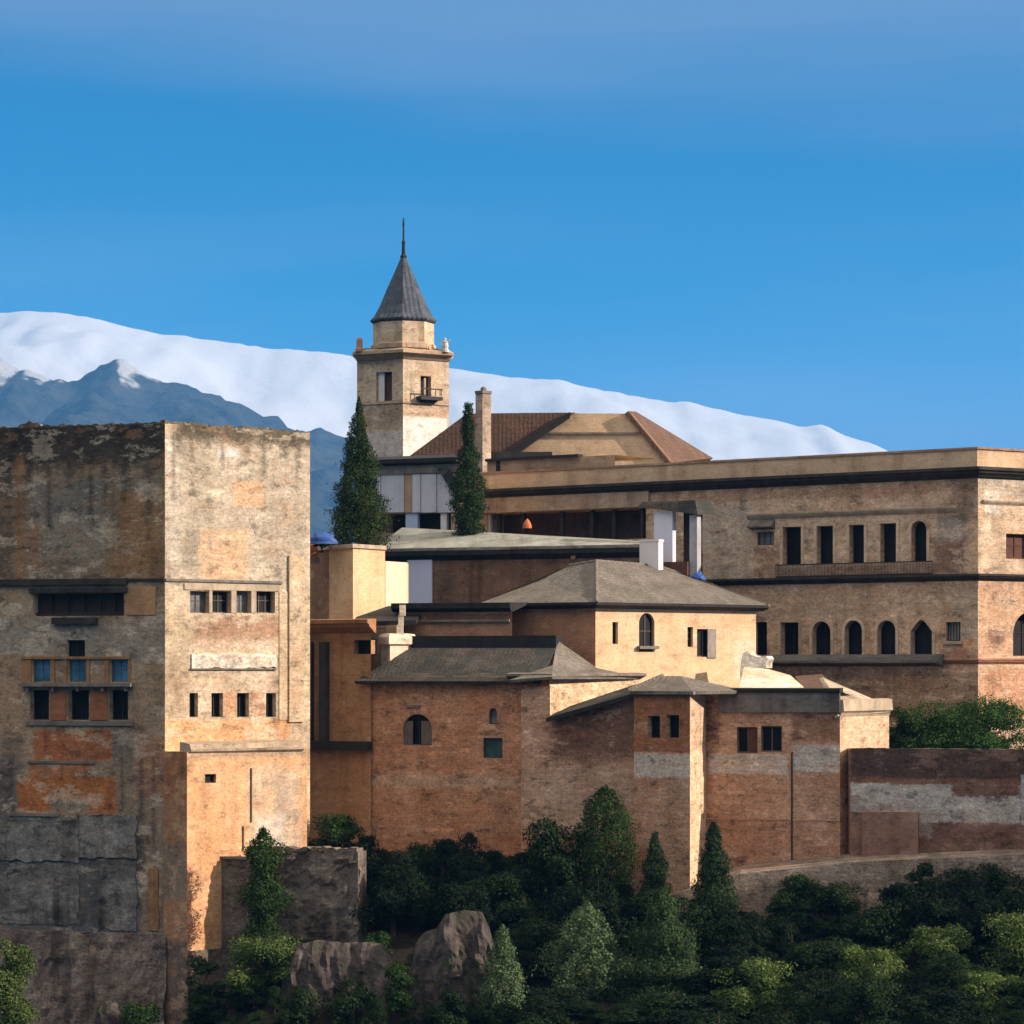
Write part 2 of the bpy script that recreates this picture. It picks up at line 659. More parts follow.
def rockmat(name, c1, c2, c3, scale=.5, moss=None, bump=.8):
    m, t, bs, N, LK = new_mat(name)
    co = N('ShaderNodeTexCoord').outputs['Object']
    n1 = noise_node(t, co, scale, 7, .68)
    n2 = noise_node(t, co, scale * 6, 6, .7, (1, 1, .5))
    n3 = noise_node(t, co, scale * 2.2, 5, .65, (1.6, 1.6, .2), 7)
    col = ramp(t, n1, [(.3, c1), (.5, c2), (.7, c3)])
    col = mix_node(t, .7, col, ramp(t, n2, [(.3, .3), (.6, 1.15)]), 'MULTIPLY')
    col = mix_node(t, .6, col, ramp(t, n3, [(.35, .25), (.58, 1.0)]), 'MULTIPLY')
    if moss:
        n4 = noise_node(t, co, scale * 1.4, 6, .7, None, 13)
        col = mix_node(t, ramp(t, n4, [(.52, 0.0), (.64, .85)]), col, moss)
    LK(col, bs.inputs['Base Color'])
    bs.inputs['Roughness'].default_value = .95
    bs.inputs['Specular IOR Level'].default_value = .15
    bp = N('ShaderNodeBump')
    bp.inputs['Strength'].default_value = bump
    bp.inputs['Distance'].default_value = .3
    LK(math_node(t, 'ADD', n1, math_node(t, 'MULTIPLY', n2, .5)), bp.inputs['Height'])
    LK(bp.outputs[0], bs.inputs['Normal'])
    return m


def glass(name, c, rough=.25, spec=.4):
    m, t, bs, N, LK = new_mat(name)
    co = N('ShaderNodeTexCoord').outputs['Object']
    n = noise_node(t, co, 1.1, 3, .5)
    LK(mix_node(t, .7, c, ramp(t, n, [(.35, .3), (.65, 1.3)]), 'MULTIPLY'), bs.inputs['Base Color'])
    bs.inputs['Roughness'].default_value = rough
    bs.inputs['Specular IOR Level'].default_value = spec
    return m


M_dark = glass('dark_pane', (.007, .007, .009), .5, .15)  # near-black colour stands in for the unlit rooms behind the openings
M_blue = glass('blue_pane', (.05, .16, .30), .2, .6)
M_pale = glass('pale_pane', (.16, .17, .17), .3, .5)
M_wood = plain('dark_wood', (.035, .026, .022), .8, .5, 2)
M_brownwood = plain('brown_wood', (.11, .045, .028), .8, .5, 2)
M_greywood = plain('grey_wood', (.16, .13, .11), .85, .5, 2)
M_white = plain('white_paint', (.72, .72, .72), .7, .25, .8)
M_lead = plain('dark_lead', (.026, .027, .028), .75, .6, 1.2, 0, .2, .3)
M_slate = tiles('slate', (.055, .068, .088), (.11, .128, .155), None, .5, 0, .6, .3)
M_darkstone = plain('soot_dark_stone', (.055, .049, .044), .9, .65, .7, 0, .2, .5)
M_greystone = plain('grey_stone', (.22, .19, .165), .9, .6, .8, 0, .2, .5)
M_palestone = plain('pale_stone', (.46, .37, .27), .9, .5, 1.0, 0, .2, .4)
M_iron = plain('iron', (.03, .028, .03), .6, .4, 3, .3)
M_brownroof = tiles('brown_tiles', (.125, .072, .05), (.195, .113, .078), (.10, .07, .05), .36, .5, .8, .45, 6.0, .25)
M_greyroof = tiles('grey_tiles', (.14, .125, .105), (.23, .205, .175), (.12, .11, .085), .30, .5, .8, .35, 3.0, .45)
M_mossroof = tiles('mossy_tiles', (.055, .050, .043), (.115, .098, .078), (.028, .036, .032), .32, .8, .8, .4, 0.0, .14)


# ------------------------------------------------------------------ ground, mountains, haze
def smooth(a, b, x):
    t = np.clip((x - a) / (b - a), 0, 1)
    return t * t * (3 - 2 * t)


GY = [-400, 0, 12, 60, 130, 165, 180, 188, 195, 200, 206.5, 214, 260, 330, 600, 30000]
GZ = [38, 38, 36, 10, 8, 16.2, 20.3, 23.2, 25.6, 26.6, 28.5, 33.2, 34, 28, 0, 0]


def ground_z(x, y):
    g = np.interp(y, GY, GZ)
    near = np.clip(1 - np.abs(y - 185) / 60, 0, 1)
    return g - 9 * smooth(-15, -21, x) * near * smooth(230, 200, y) + 1.2 * smooth(10, 26, x) * near


def grid_mesh(name, xs, ys, zf, mat, smooth_=True):
    Xg, Yg = np.meshgrid(xs, ys)
    Zg = zf(Xg, Yg)
    nx, ny = len(xs), len(ys)
    co = np.stack([Xg, Yg, Zg], -1).reshape(-1, 3)
    i = np.arange(nx * ny).reshape(ny, nx)
    q = np.stack([i[:-1, :-1], i[:-1, 1:], i[1:, 1:], i[1:, :-1]], -1).reshape(-1, 4)
    me = bpy.data.meshes.new(name)
    me.from_pydata(co.tolist(), [], q.tolist())
    if smooth_:
        me.polygons.foreach_set('use_smooth', [True] * len(me.polygons))
    me.materials.append(mat)
    me.update()
    o = bpy.data.objects.new(name, me)
    COL.objects.link(o)
    o['kind'] = 'structure'
    return o


def vnoise(x, y, sc, oct_=5, seed=0.0):
    out = np.zeros_like(x, dtype=float)
    for idx in np.ndindex(x.shape):
        out[idx] = mnoise.fractal(Vector((x[idx] * sc, y[idx] * sc, seed)), 0.9, 2.1, oct_)
    return out


M_ground = rockmat('hillside_earth', (.012, .010, .007), (.022, .018, .012), (.035, .028, .02), .35, (.008, .013, .005))
xs = np.concatenate([[-14000, -7000, -2500, -1200, -600, -300, -150, -90], np.arange(-60, 61, 2.0), [90, 150, 300, 600, 1200, 2500, 7000, 14000]])
ys = np.concatenate([[-400, -200, -60, 0, 6, 12, 25, 40, 60, 90, 120, 140, 155], np.arange(164, 216, 2.0),
                     [225, 240, 260, 300, 330, 400, 500, 600, 900, 1500, 2500, 4000, 8000, 14000, 20000]])
grid_mesh('ground', xs, ys, lambda x, y: ground_z(x, y) + np.where((np.abs(x) < 61) & (y > 150) & (y < 210), 1, 0) * vnoise(x, y, .23, 4, 3) * .6, M_ground)


def mountain(name, Y0, prof, depth, mat, nx, ny, rough, seed, jagged):
    px = [p for p, _ in prof]
    py = [q for _, q in prof]
    x0, x1 = X(px[0], Y0), X(px[-1], Y0)
    xs = np.linspace(x0, x1, nx)
    ys = np.linspace(Y0 - depth, Y0 + depth * .6, ny)

    def zf(x, y):
        h = np.interp(x / Y0 * F + 512, px, py)
        jag = np.array([mnoise.fractal(Vector((float(v_) / Y0 * F * .035, seed, 0)), .8, 2.2, 6) for v_ in x[0]])
        h = CZ + (HOR - h + jag[None, :] * jagged) * Y0 / F
        t = (Y0 - y) / depth
        fall = np.where(t > 0, 1 - smooth(0, 1, t) * .35 - .62 * t, 1 + t * 1.4)
        r = 0
        nse = vnoise(x, y, 1 / (depth * .30), 7, seed)
        rid = 1 - np.abs(vnoise(x, y * .55, 1 / (depth * .42), 6, seed + 4)) * 2
        amp = h * rough * np.where(t > 0, np.clip(t * 5, .10, 1), .2)
        return np.maximum(h * fall + amp * (nse * .6 + (rid - .6) * .7), -5)
    return grid_mesh(name, xs, ys, zf, mat)


def mountain_mat(name, rock1, rock2, snow, z0, z1, band, bump):
    m, t, bs, N, LK = new_mat(name)
    co = N('ShaderNodeTexCoord').outputs['Object']
    sep = N('ShaderNodeSeparateXYZ')
    LK(co, sep.inputs[0])
    n1 = noise_node(t, co, .002, 8, .62)
    n2 = noise_node(t, co, .01, 6, .6)
    col = ramp(t, n2, [(.35, rock1), (.65, rock2)])
    geo = N('ShaderNodeNewGeometry')
    ns = N('ShaderNodeSeparateXYZ')
    LK(geo.outputs['Normal'], ns.inputs[0])
    h = math_node(t, 'DIVIDE', math_node(t, 'SUBTRACT', sep.outputs[2], z0), z1 - z0)
    h = math_node(t, 'ADD', h, math_node(t, 'MULTIPLY', math_node(t, 'SUBTRACT', n1, .5), band))
    h = math_node(t, 'ADD', h, math_node(t, 'MULTIPLY', math_node(t, 'SUBTRACT', n2, .5), band * .8))
    h = math_node(t, 'ADD', h, math_node(t, 'MULTIPLY', ns.outputs[0], band * .5), clamp=True)
    col = mix_node(t, ramp(t, h, [(.4, 0.0), (.6, 1.0)]), col, snow)
    LK(col, bs.inputs['Base Color'])
    bs.inputs['Roughness'].default_value = .9
    bs.inputs['Specular IOR Level'].default_value = .1
    bp = N('ShaderNodeBump')
    bp.inputs['Strength'].default_value = bump
    bp.inputs['Distance'].default_value = 60
    LK(math_node(t, 'ADD', n1, math_node(t, 'MULTIPLY', n2, .6)), bp.inputs['Height'])
    LK(bp.outputs[0], bs.inputs['Normal'])
    return m


M_snow = mountain_mat('snow_slope', (.08, .09, .10), (.13, .14, .15), (.50, .525, .55), 345, 660, .6, .2)
M_blue_m = mountain_mat('forested_rock', (.020, .030, .030), (.05, .055, .05), (.34, .36, .38), 870, 1010, 1.5, .9)
SNOW = [(-500, 395), (-300, 340), (-120, 318), (0, 310), (40, 309), (80, 314), (120, 323), (160, 331), (200, 336), (250, 344), (300, 349), (350, 353),
        (400, 362), (450, 369), (500, 376), (560, 380), (600, 389), (640, 397), (690, 401), (730, 411), (770, 417), (800, 426),
        (822, 421), (840, 431), (870, 442), (900, 453), (940, 466), (1000, 480), (1200, 510), (1500, 560)]
BLUE = [(-500, 420), (-250, 380), (-80, 362), (0, 354), (25, 366), (45, 374), (68, 378), (90, 366), (112, 355), (122, 352), (134, 360), (160, 374),
        (200, 384), (235, 398), (265, 406), (290, 415), (320, 424), (350, 432), (400, 446), (470, 462), (560, 480), (700, 500), (1000, 530), (1500, 560)]
mountain('snow_mountain', 15000, SNOW, 4300, M_snow, 260, 90, .09, 2.0, 2.4)
mountain('mountain', 9000, BLUE, 3300, M_blue_m, 420, 150, .34, 8.0, 9.0)

hz = MB()
hz.box(-14100, 14100, -410, 20100, -7, 2000)
m, t, bs, N, LK = new_mat('haze')
t.nodes.remove(bs)
pv = N('ShaderNodeVolumePrincipled')
pv.inputs['Color'].default_value = (.10, .44, 1.0, 1)
pv.inputs['Density'].default_value = 0.00005
pv.inputs['Anisotropy'].default_value = 0.1
LK(pv.outputs[0], t.nodes['Material Output'].inputs['Volume'])
hz.build('haze', m)['kind'] = 'stuff'

# ------------------------------------------------------------------ the great square tower (left)
tL, tC, tR = P2(-120, 197), P2(165, 190), P2(310, 197.5)
tB = tR + (tL - tC)
FL, FR, FB1, FB2 = Face(tL, tC, 1), Face(tC, tR, 2), Face(tR, tB, 3), Face(tB, tL, 4)
zt = Z(423.5, 190)
T = thing('fortress_tower', 'massive square ochre stone tower with patched plaster, filling the left edge', 'tower', (tC.x, tC.y, 16))
opsL = [FL.op(33, 124, 593, 616, depth=.7), FL.op(67, 85, 640, 657)]
opsL += [FL.op(a, b, 660, 682, depth=.3) for a, b in ((32, 50), (68, 86), (110, 128))]
opsL += [FL.op(a, b, 690, 720, depth=.6) for a, b in ((30, 49), (68, 89), (109, 128))]
opsR = [FR.op(a, b, 591, 613, depth=.45) for a, b in ((190, 209), (212, 231), (236, 251), (256, 275))]
opsR += [FR.op(a, b, 693, 717, depth=.45) for a, b in ((189.5, 198), (211.5, 223), (237, 249), (266, 276))]
RL = lambda *a: FL.rect(*a)
RR = lambda *a: FR.rect(*a)
rust, salmon, greyp, soot = (.36, .13, .05), (.62, .38, .22), (.22, .215, .20), (.05, .045, .038)
MT = masonry('tower_stone', (.40, .31, .215), (.52, .42, .29), (.60, .50, .37), .4, .4, .75, [
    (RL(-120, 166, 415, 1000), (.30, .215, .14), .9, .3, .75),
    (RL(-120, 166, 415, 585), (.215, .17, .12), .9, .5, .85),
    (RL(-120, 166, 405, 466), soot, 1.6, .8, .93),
    (RL(-10, 10, 470, 580), (.10, .07, .05), .8, .4, .7),
    (RL(16, 24, 455, 580), (.34, .17, .08), .5, .3, .8),
    (RL(30, 45, 500, 570), (.36, .18, .09), .8, .4, .5),
    (RL(30, 105, 480, 520), (.20, .195, .18), 1.5, .6, .7),
    (RL(118, 162, 492, 572), (.34, .19, .09), .9, .5, .7),
    (RL(104, 162, 525, 580), (.36, .21, .10), .7, .4, .55),
    (RL(40, 108, 516, 560), (.30, .28, .23), .8, .5, .6),
    (RL(-120, 56, 618, 655), (.33, .30, .25), .3, .1, .9),
    (RL(56, 165, 622, 662), (.31, .28, .23), .8, .3, .85),
    (RL(-120, 30, 658, 760), (.40, .27, .18), .8, .4, .7),
    (RL(0, 22, 740, 812), (.15, .135, .12), 1.0, .5, .8),
    (RL(34, 112, 730, 761), (.40, .15, .065), .5, .08, .97),
    (RL(112, 134, 730, 768), (.22, .20, .165), .3, .1, .9),
    (RL(30, 90, 762, 776), (.42, .17, .07), .5, .15, .85),
    (RL(18, 117, 777, 813), (.42, .155, .05), 1.2, .12, .97),
    (RL(50, 88, 800, 813), (.26, .23, .18), .6, .2, .9),
    (RL(-120, 12, 760, 850), (.13, .12, .11), 1.0, .5, .8),
    (RL(118, 166, 760, 935), (.28, .22, .16), 1.0, .8, .85),
    (RL(135, 166, 735, 800), (.36, .18, .10), .8, .5, .7),
    (RL(-120, 140, 815, 940), (.125, .13, .135), .8, .3, .95),
    (RR(166, 310, 436, 590), (.43, .38, .30), .8, .6, .85),
    (RR(165, 180, 440, 560), (.50, .47, .40), .8, .5, .6),
    (RR(233, 265, 481, 507), (.60, .40, .25), .4, .10, .9),
    (RR(200, 248, 528, 578), (.60, .41, .25), .9, .25, .75),
    (RR(218, 240, 448, 458), (.62, .62, .60), .4, .2, .7),
    (RR(195, 285, 617, 638), (.30, .13, .08), 2.6, .7, .55),
    (RR(190, 275, 640, 700), (.55, .43, .32), .8, .4, .5),
    (RR(190, 276, 655, 668), (.75, .72, .62), .7, .3, .85),
    (RR(250, 264, 692, 717), (.40, .22, .12), .5, .1, .8),
    (RR(224, 236, 692, 717), (.62, .36, .20), .2, .1, .8),
    (RR(163, 290, 720, 752), (.66, .38, .20), .12, .06, .95),
    (RR(178, 312, 400, 442), (.085, .072, .05), 1.3, .6, .93),
] + [(RR(a, a + w_, 420, b), (.13, .115, .085), .5, .35, .75) for a, w_, b in ((176, 5, 452), (190, 4, 462), (205, 7, 448), (221, 3, 470), (244, 6, 455), (262, 4, 474), (281, 6, 458), (296, 5, 480), (172, 3, 500))
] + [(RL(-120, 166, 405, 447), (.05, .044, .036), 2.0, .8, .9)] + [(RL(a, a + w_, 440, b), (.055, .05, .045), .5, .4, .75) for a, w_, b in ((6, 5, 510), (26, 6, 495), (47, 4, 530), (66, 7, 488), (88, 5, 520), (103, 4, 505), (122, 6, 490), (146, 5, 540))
] + [(RL(a, a + w_, 758, b), (.07, .06, .055), .5, .3, .7) for a, w_, b in ((120, 4, 812), (138, 6, 870), (152, 3, 850), (8, 6, 830))
] + [
], block=(.9, .42), seed=1.0)
mb = MB()
wall(mb, FL, 10, zt, opsL)
wall(mb, FR, 10, zt, opsR)
wall(mb, FB1, 10, zt)
wall(mb, FB2, 10, zt)
mb.poly([(*p, zt - .3) for p in (tL, tC, tR, tB)])
mb.build('wall', MT, T)
MTtop = masonry('tower_crest_stone', (.06, .052, .04), (.10, .085, .06), (.26, .21, .15), .3, .3, .5, seed=4)
mb = MB()
crest(mb, FL, 0, FL.len, zt - .1, .55, .7, .22, 1)
crest(mb, FR, 0, FR.len, zt - .1, .5, .7, .22, 8)
mb.build('parapet', MTtop, T)
# openings of the shaded face
w = MB()
o = opsL[0]
fbox(w, FL, o['s0'], o['s1'], o['z0'], o['z1'], -.74, -.68)
for q in (.16, .34, .52, .70, .86):
    s = o['s0'] + (o['s1'] - o['s0']) * q
    fbox(w, FL, s - .05, s + .05, o['z0'], o['z1'], -.55, -.42)
fbox(w, FL, o['s0'], o['s1'], o['z0'], o['z0'] + .25, -.5, -.44)
w.build('loggia_screen', M_wood, T)
w = MB()
fbox_px(w, FL, -10, 128, 579, 585, 0.0, .28)
fbox_px(w, FL, 128, 164.5, 578.5, 581, 0.0, .10)
fbox_px(w, FL, 30, 128, 588, 592.5, 0.002, .22)
fbox_px(w, FL, 54, 98, 617.5, 624, 0.002, .38)
w.build('ledge', M_darkstone, T)
M_scorch = plain('scorched_wood', (.03, .026, .024), .8, .4, 2)
window(T, FL, opsL[1], M_wood, M_dark, mull=1, rail=0)
for o in opsL[2:5]:
    window(T, FL, o, M_greywood, M_blue, mull=1, rail=1)
for o in opsL[5:8]:
    window(T, FL, o, M_wood, M_dark, mull=1, rail=0)
w = MB()
fbox_px(w, FL, 22, 134, 683, 686.5, 0.0, .55)
for px in (30, 55, 80, 105, 128):
    s = FL.s(px)
    z = FL.z(686.5, px)
    fbox(w, FL, s - .08, s + .08, z - .3, z - .003, 0.0, .4)
w.build('balcony_slab', M_greystone, T)
w = MB()
for a, b in ((22, 31.5), (51, 55), (64, 67.5), (87, 90), (105, 109.5), (128.5, 131)):
    fbox_px(w, FL, a, b, 659, 683, 0.0, .09)
fbox_px(w, FL, 22, 131, 656.5, 659, 0.0, .16)
M_ochre = plain('ochre_wood', (.33, .18, .08), .85, .5, 2)
w.build('timber_frame', M_ochre, T)
M_redbrick = masonry('red_brick', (.30, .115, .06), (.36, .15, .08), (.42, .20, .12), .5, .25, .4, block=(.3, .1), seed=5)
for a, b in ((50.5, 66.5), (90.5, 108)):
    w = MB()
    fbox_px(w, FL, a, b, 691, 720, 0.0, .07)
    w.build('brick_panel', M_redbrick, T)
w = MB()
fbox_px(w, FL, 126, 156, 587, 615, 0.0, .06)
w.build('plaster_panel', masonry('ochre_plaster', (.36, .21, .11), (.40, .24, .13), (.44, .28, .16), .1, .3, .4, seed=6), T)
for a in ((26, 134, 721, 725.5, 0.0, .14), (28, 95, 761, 763.5, 0.0, .10), (10, 60, 813, 816, 0.0, .16)):
    w = MB()
    fbox_px(w, FL, *a)
    w.build('string_course', M_greystone, T)
# grey concrete facing low on the shaded face, split by a dark cleft
M_conc = masonry('grey_concrete', (.075, .076, .076), (.145, .142, .136), (.26, .245, .225), .1, 1.0, .9, block=(2.2, 1.4), seed=12, bump=.5)
def rough_panel(mb, f, x0, x1, y0, y1, d, amp, seed, jit=.18, step=.3):
    """a thick facing with a broken outline and an uneven face"""
    o = f.op(x0, x1, y0, y1)
    nS_, nZ_ = max(3, int((o['s1'] - o['s0']) / step)), max(3, int((o['z1'] - o['z0']) / step))
    g = []
    for i in range(nS_ + 1):
        row = []
        for j in range(nZ_ + 1):
            s_ = o['s0'] + (o['s1'] - o['s0']) * i / nS_
            z_ = o['z0'] + (o['z1'] - o['z0']) * j / nZ_
            v_ = Vector((s_ * .9, z_ * .9, seed))
            if 0 < i < nS_ or i == nS_:
                s_ += jit * mnoise.fractal(v_ * 1.3, .8, 2, 4) * (1 if i == nS_ else .4)
            z_ += jit * mnoise.fractal(v_ * 1.3 + Vector((9, 0, 0)), .8, 2, 4) * (1 if j in (0, nZ_) else .4)
            row.append(f.pt(s_, z_, d + amp * mnoise.fractal(v_, .8, 2, 5)))
        g.append(row)
    back = Vector((f.n.x, f.n.y, 0))
    uvp = lambda p: (100 * f.k + (p.xy - f.A).dot(f.d), p.z)
    def q4(a_, b_, c_, d_):
        mb.poly([a_, b_, c_, d_], 0, [uvp(p) for p in (a_, b_, c_, d_)])
    for i in range(nS_):
        for j in range(nZ_):
            q4(g[i][j], g[i + 1][j], g[i + 1][j + 1], g[i][j + 1])
        for j, flip in ((0, 1), (nZ_, 0)):
            a_, b_ = g[i][j], g[i + 1][j]
            mb.poly([a_, b_, b_ - back * (d + .4), a_ - back * (d + .4)][::(-1 if flip else 1)])
    for j in range(nZ_):
        for i, flip in ((0, 0), (nS_, 1)):
            a_, b_ = g[i][j], g[i][j + 1]
            mb.poly([a_, b_, b_ - back * (d + .4), a_ - back * (d + .4)][::(-1 if flip else 1)])


for i, a in enumerate(((-120, 80, 818, 859, .20, .05, 1, .16), (78, 137, 815, 858, .16, .05, 4, .16), (-120, 79, 861, 922, .07, .05, 7, .2), (99, 137, 866, 930, .09, .05, 12, .2))):
    w = MB()
    rough_panel(w, FL, *a)
    w.build('concrete_facing', M_conc, T)
w = MB()
rough_panel(w, FL, 149, 159, 868, 930, .12, .08, 20, .1, .2)
w.build('pilaster', M_ochre, T)
# rough stone plinth
M_rubble = masonry('dark_rubble', (.13, .105, .088), (.20, .165, .14), (.27, .22, .19), .10, .8, .95, block=(1.1, .5), seed=20, bump=.9)
w = MB()
za, zb = Z(934, 190), 9.0
nS, nZ = 60, 26
s_end = FL.s(165) + .3
P = [[FL.pt(s_end * i / nS, zb + (za - zb) * j / nZ,
            .30 + .28 * mnoise.fractal(Vector((i * .31, j * .37, 2)), .8, 2, 4) + (za - zb) * (1 - j / nZ) * .05 - (.35 if (i in (44, 45)) else 0)) for j in range(nZ + 1)] for i in range(nS + 1)]
for i in range(nS):
    for j in range(nZ):
        w.poly([P[i][j], P[i + 1][j], P[i + 1][j + 1], P[i][j + 1]], 0,
               [FL.uv(s_end * a_ / nS, zb + (za - zb) * b_ / nZ) for a_, b_ in ((i, j), (i + 1, j), (i + 1, j + 1), (i, j + 1))])
    w.poly([P[i][nZ], P[i + 1][nZ], FL.pt(s_end * (i + 1) / nS, za, -.1), FL.pt(s_end * i / nS, za, -.1)])
w.build('plinth', M_rubble, T)
# sunlit face
w = MB()
fbox_px(w, FR, 165.5, 282, 580, 582.5, 0.0, .12)
w.build('string_course', M_greystone, T)
w = MB()
for a, b in ((209, 212), (231, 236), (251, 256)):
    fbox_px(w, FR, a, b, 590, 613, 0.0, .05)
fbox_px(w, FR, 184, 279, 584, 590.5, 0.0, .07)
w.build('lintel', M_palestone, T)
for i, o in enumerate(opsR[:4]):
    window(T, FR, o, M_greywood, (M_pale if i % 2 == 0 else M_dark), mull=1 + (i == 3), rail=1)
for o in opsR[4:]:
    window(T, FR, o, M_wood, M_dark, mull=1, rail=0, fw=.05)
M_oldwhite = masonry('old_whitewash', (.42, .36, .27), (.62, .57, .47), (.74, .71, .64), .1, .4, .8, seed=31)
w = MB()
rough_panel(w, FR, 191, 276, 655, 668, .10, .10, 44, .22, .25)
w.build('plaster_band', M_oldwhite, T)
w = MB()
fbox_px(w, FR, 190, 276, 668.3, 669.6, 0, .16)
w.build('string_course', M_greystone, T)
# stepped pilaster at the right edge of the sunlit face
M_pil = masonry('pilaster_stone', (.48, .36, .24), (.58, .45, .30), (.62, .50, .36), .4, .35, .7, block=(.6, .3), seed=33)
w = MB()
o = FR.op(288, 303, 556, 735)
fbox(w, FR, o['s0'], o['s1'], FR.z(722, 295), o['z1'], 0.0, .16)
fbox(w, FR, FR.s(279), o['s0'] - .001, FR.z(720, 283), FR.z(592, 283), 0.0, .05)
w.build('pilaster', M_pil, T)

# lower sunlit block projecting at the foot of the tower
bA, bB, bC = P2(163.5, 189.85), P2(187, 188.2), P2(307, 195.0)
FA, FBk = Face(bA, bB, 1), Face(bB, bC, 2)
zb1 = Z(752, 188.2)
R2 = lambda *a: FBk.rect(*a)
M_blk = masonry('orange_plaster', (.50, .285, .15), (.57, .33, .175), (.60, .39, .23), .2, .3, .6, [
    (FA.rect(150, 188, 740, 1100), (.30, .17, .10), .5, .3, .85),
    (FA.rect(150, 188, 740, 800), (.34, .15, .07), .9, .3, .8),
    (FA.rect(150, 188, 845, 900), (.22, .18, .14), 1.5, .5, .8),
    (FA.rect(150, 188, 940, 1100), (.13, .105, .09), .8, .3, .95),
    (R2(248, 300, 765, 850), (.50, .42, .31), 2.2, .8, .75),
    (R2(275, 300, 780, 850), (.32, .27, .22), 2.0, .7, .6),
    (R2(255, 285, 815, 850), (.60, .56, .50), 1.2, .4, .6),
    (R2(186, 193, 865, 945), (.42, .20, .13), .9, .15, .75),
    (R2(186, 310, 752, 757), (.30, .26, .20), .5, .2, .7),
], seed=40, bump=.25)
B = thing('buttress_block', 'bright orange plastered block jutting out at the foot of the stone tower', 'building', (bB.x, bB.y, 14))
opb = [FBk.op(205, 216, 774, 783, depth=.3)]
mb = MB()
wall(mb, FA, 12, zb1)
wall(mb, FBk, 12, zb1, opb)
bD = P2(307, 199)
bE = bA + Vector((0, 4))
mb.poly([(*bC, 12), (*bD, 12), (*bD, zb1), (*bC, zb1)])
mb.poly([(*bA, zb1), (*bB, zb1), (*bC, zb1), (*bD, zb1 + .05)])
mb.build('wall', M_blk, B)
w = MB()
ledge(w, [P2(188.5, 188.4), P2(302, 194.7)], [(-.9, zb1 + .62), (.10, zb1 + .50), (.26, zb1 + .18), (.26, zb1 + .02), (.06, zb1 - .12), (-.9, zb1 - .12)])
w.build('coping', masonry('coping_stone', (.25, .20, .15), (.34, .27, .20), (.42, .34, .24), .2, .4, .6, seed=41), B)
window(B, FBk, opb[0], M_wood, M_dark, mull=0, rail=0)
w = MB()
p = FBk.pt(FBk.s(251), FBk.z(768, 251), .06)
q = FBk.pt(FBk.s(251), FBk.z(822, 251), .06)
w.tube(p, q, .05)
q2 = FBk.pt(FBk.s(243), FBk.z(826, 243), .06)
q3 = FBk.pt(FBk.s(243), FBk.z(850, 243), .06)
w.tube(q2, q3, .05)
w.build('drainpipe', M_greystone, B)
w = MB()
FBb = Face(P2(188, 187.95), P2(222, 189.95), 3)
wall(w, FBb, 9, Z(951, 188), ())
w.build('base', M_rubble, B)

# ------------------------------------------------------------------ palace (right, two-storey, with a sunlit end)
gL, gC, gR = P2(455, 244.3), P2(978, 215), P2(1130, 223.6)
PL, PR = Face(gL, gC, 1), Face(gC, gR, 2)
zz = lambda py: Z(py, 215)
G = thing('palace', 'long two storey brick palace with dark arched windows and a sunlit right end', 'palace', (gC.x, gC.y, 30))
opsU = [PL.op(783, 801, 527, 565), PL.op(817, 833, 526, 564), PL.op(849.5, 864, 525, 563), PL.op(880.5, 896, 523.5, 562), PL.op(911.5, 926.5, 521, 561, 'round')]
opsD = [PL.op(754, 767, 622, 655), PL.op(781, 798.5, 622.5, 657), PL.op(812.5, 830.5, 621.5, 657, 'seg'), PL.op(845, 862, 620.5, 657, 'round'),
        PL.op(877.5, 895.5, 620.5, 657, 'round'), PL.op(911, 932, 619.5, 656, 'pointed')]
opsS = [PL.op(946, 960.5, 622, 641), PL.op(757, 774, 532, 545)]
opsG = [PL.op(487, 646, 511, 541, depth=2.2)]
for o in opsU + opsD:
    o['depth'] = .6
for o in opsU + opsD:
    if o['arch'] == 'seg':
        o['arch'] = 'round'
        o['seg'] = 1
opsE = [PR.op(1006, 1030, 534, 559, depth=.4), PR.op(1013, 1046, 612, 656, 'round', depth=.8)]
PLr = lambda *a: PL.rect(*a)
PRr = lambda *a: PR.rect(*a)
MG = masonry('palace_brick', (.52, .345, .225), (.61, .43, .295), (.67, .51, .37),   .5, .4, .75, [
    (PLr(455, 980, 478, 502), (.44, .27, .16), .6, .3, .7),
    (PLr(690, 752, 505, 582), (.52, .45, .36), .5, .2, .8),
    (PLr(780, 930, 512, 570), (.62, .48, .35), .7, .3, .5),
    (PLr(752, 782, 545, 585), (.28, .17, .12), .8, .3, .7),
    (PLr(932, 965, 540, 575), (.20, .12, .085), 1.6, .5, .8),
    (PLr(936, 966, 515, 540), (.24, .23, .22), 1.2, .4, .8),
    (PLr(950, 978, 478, 520), (.20, .15, .11), 1.4, .6, .6),
    (PLr(755, 978, 590, 616), (.48, .36, .25), .8, .4, .6),
    (PLr(955, 978, 590, 660), (.40, .35, .28), 1.2, .6, .6),
    (PLr(958, 978, 640, 656), (.60, .30, .14), .6, .2, .8),
    (PLr(940, 975, 650, 668), (.30, .17, .12), 1.0, .3, .7),
    (PLr(455, 980, 672, 720), (.36, .235, .15), .6, .3, .85),
    (PRr(978, 1130, 478, 505), (.46, .41, .32), 1.0, .4, .8),
    (PRr(978, 1130, 508, 575), (.60, .48, .33), .8, .5, .6),
    (PRr(985, 1000, 490, 515), (.72, .68, .58), .6, .2, .8),
    (PRr(978, 1130, 580, 662), (.58, .37, .24), .8, .5, .8),
    (PRr(990, 1004, 630, 645), (.25, .14, .10), 1.2, .3, .8),
    (PRr(978, 1130, 668, 720), (.58, .32, .19), .6, .3, .85),
], block=(.5, .2), seed=60)
mb = MB()
zT = zz(476)
wall(mb, PL, 31, zT, opsU + opsD + opsS + opsG, .6)
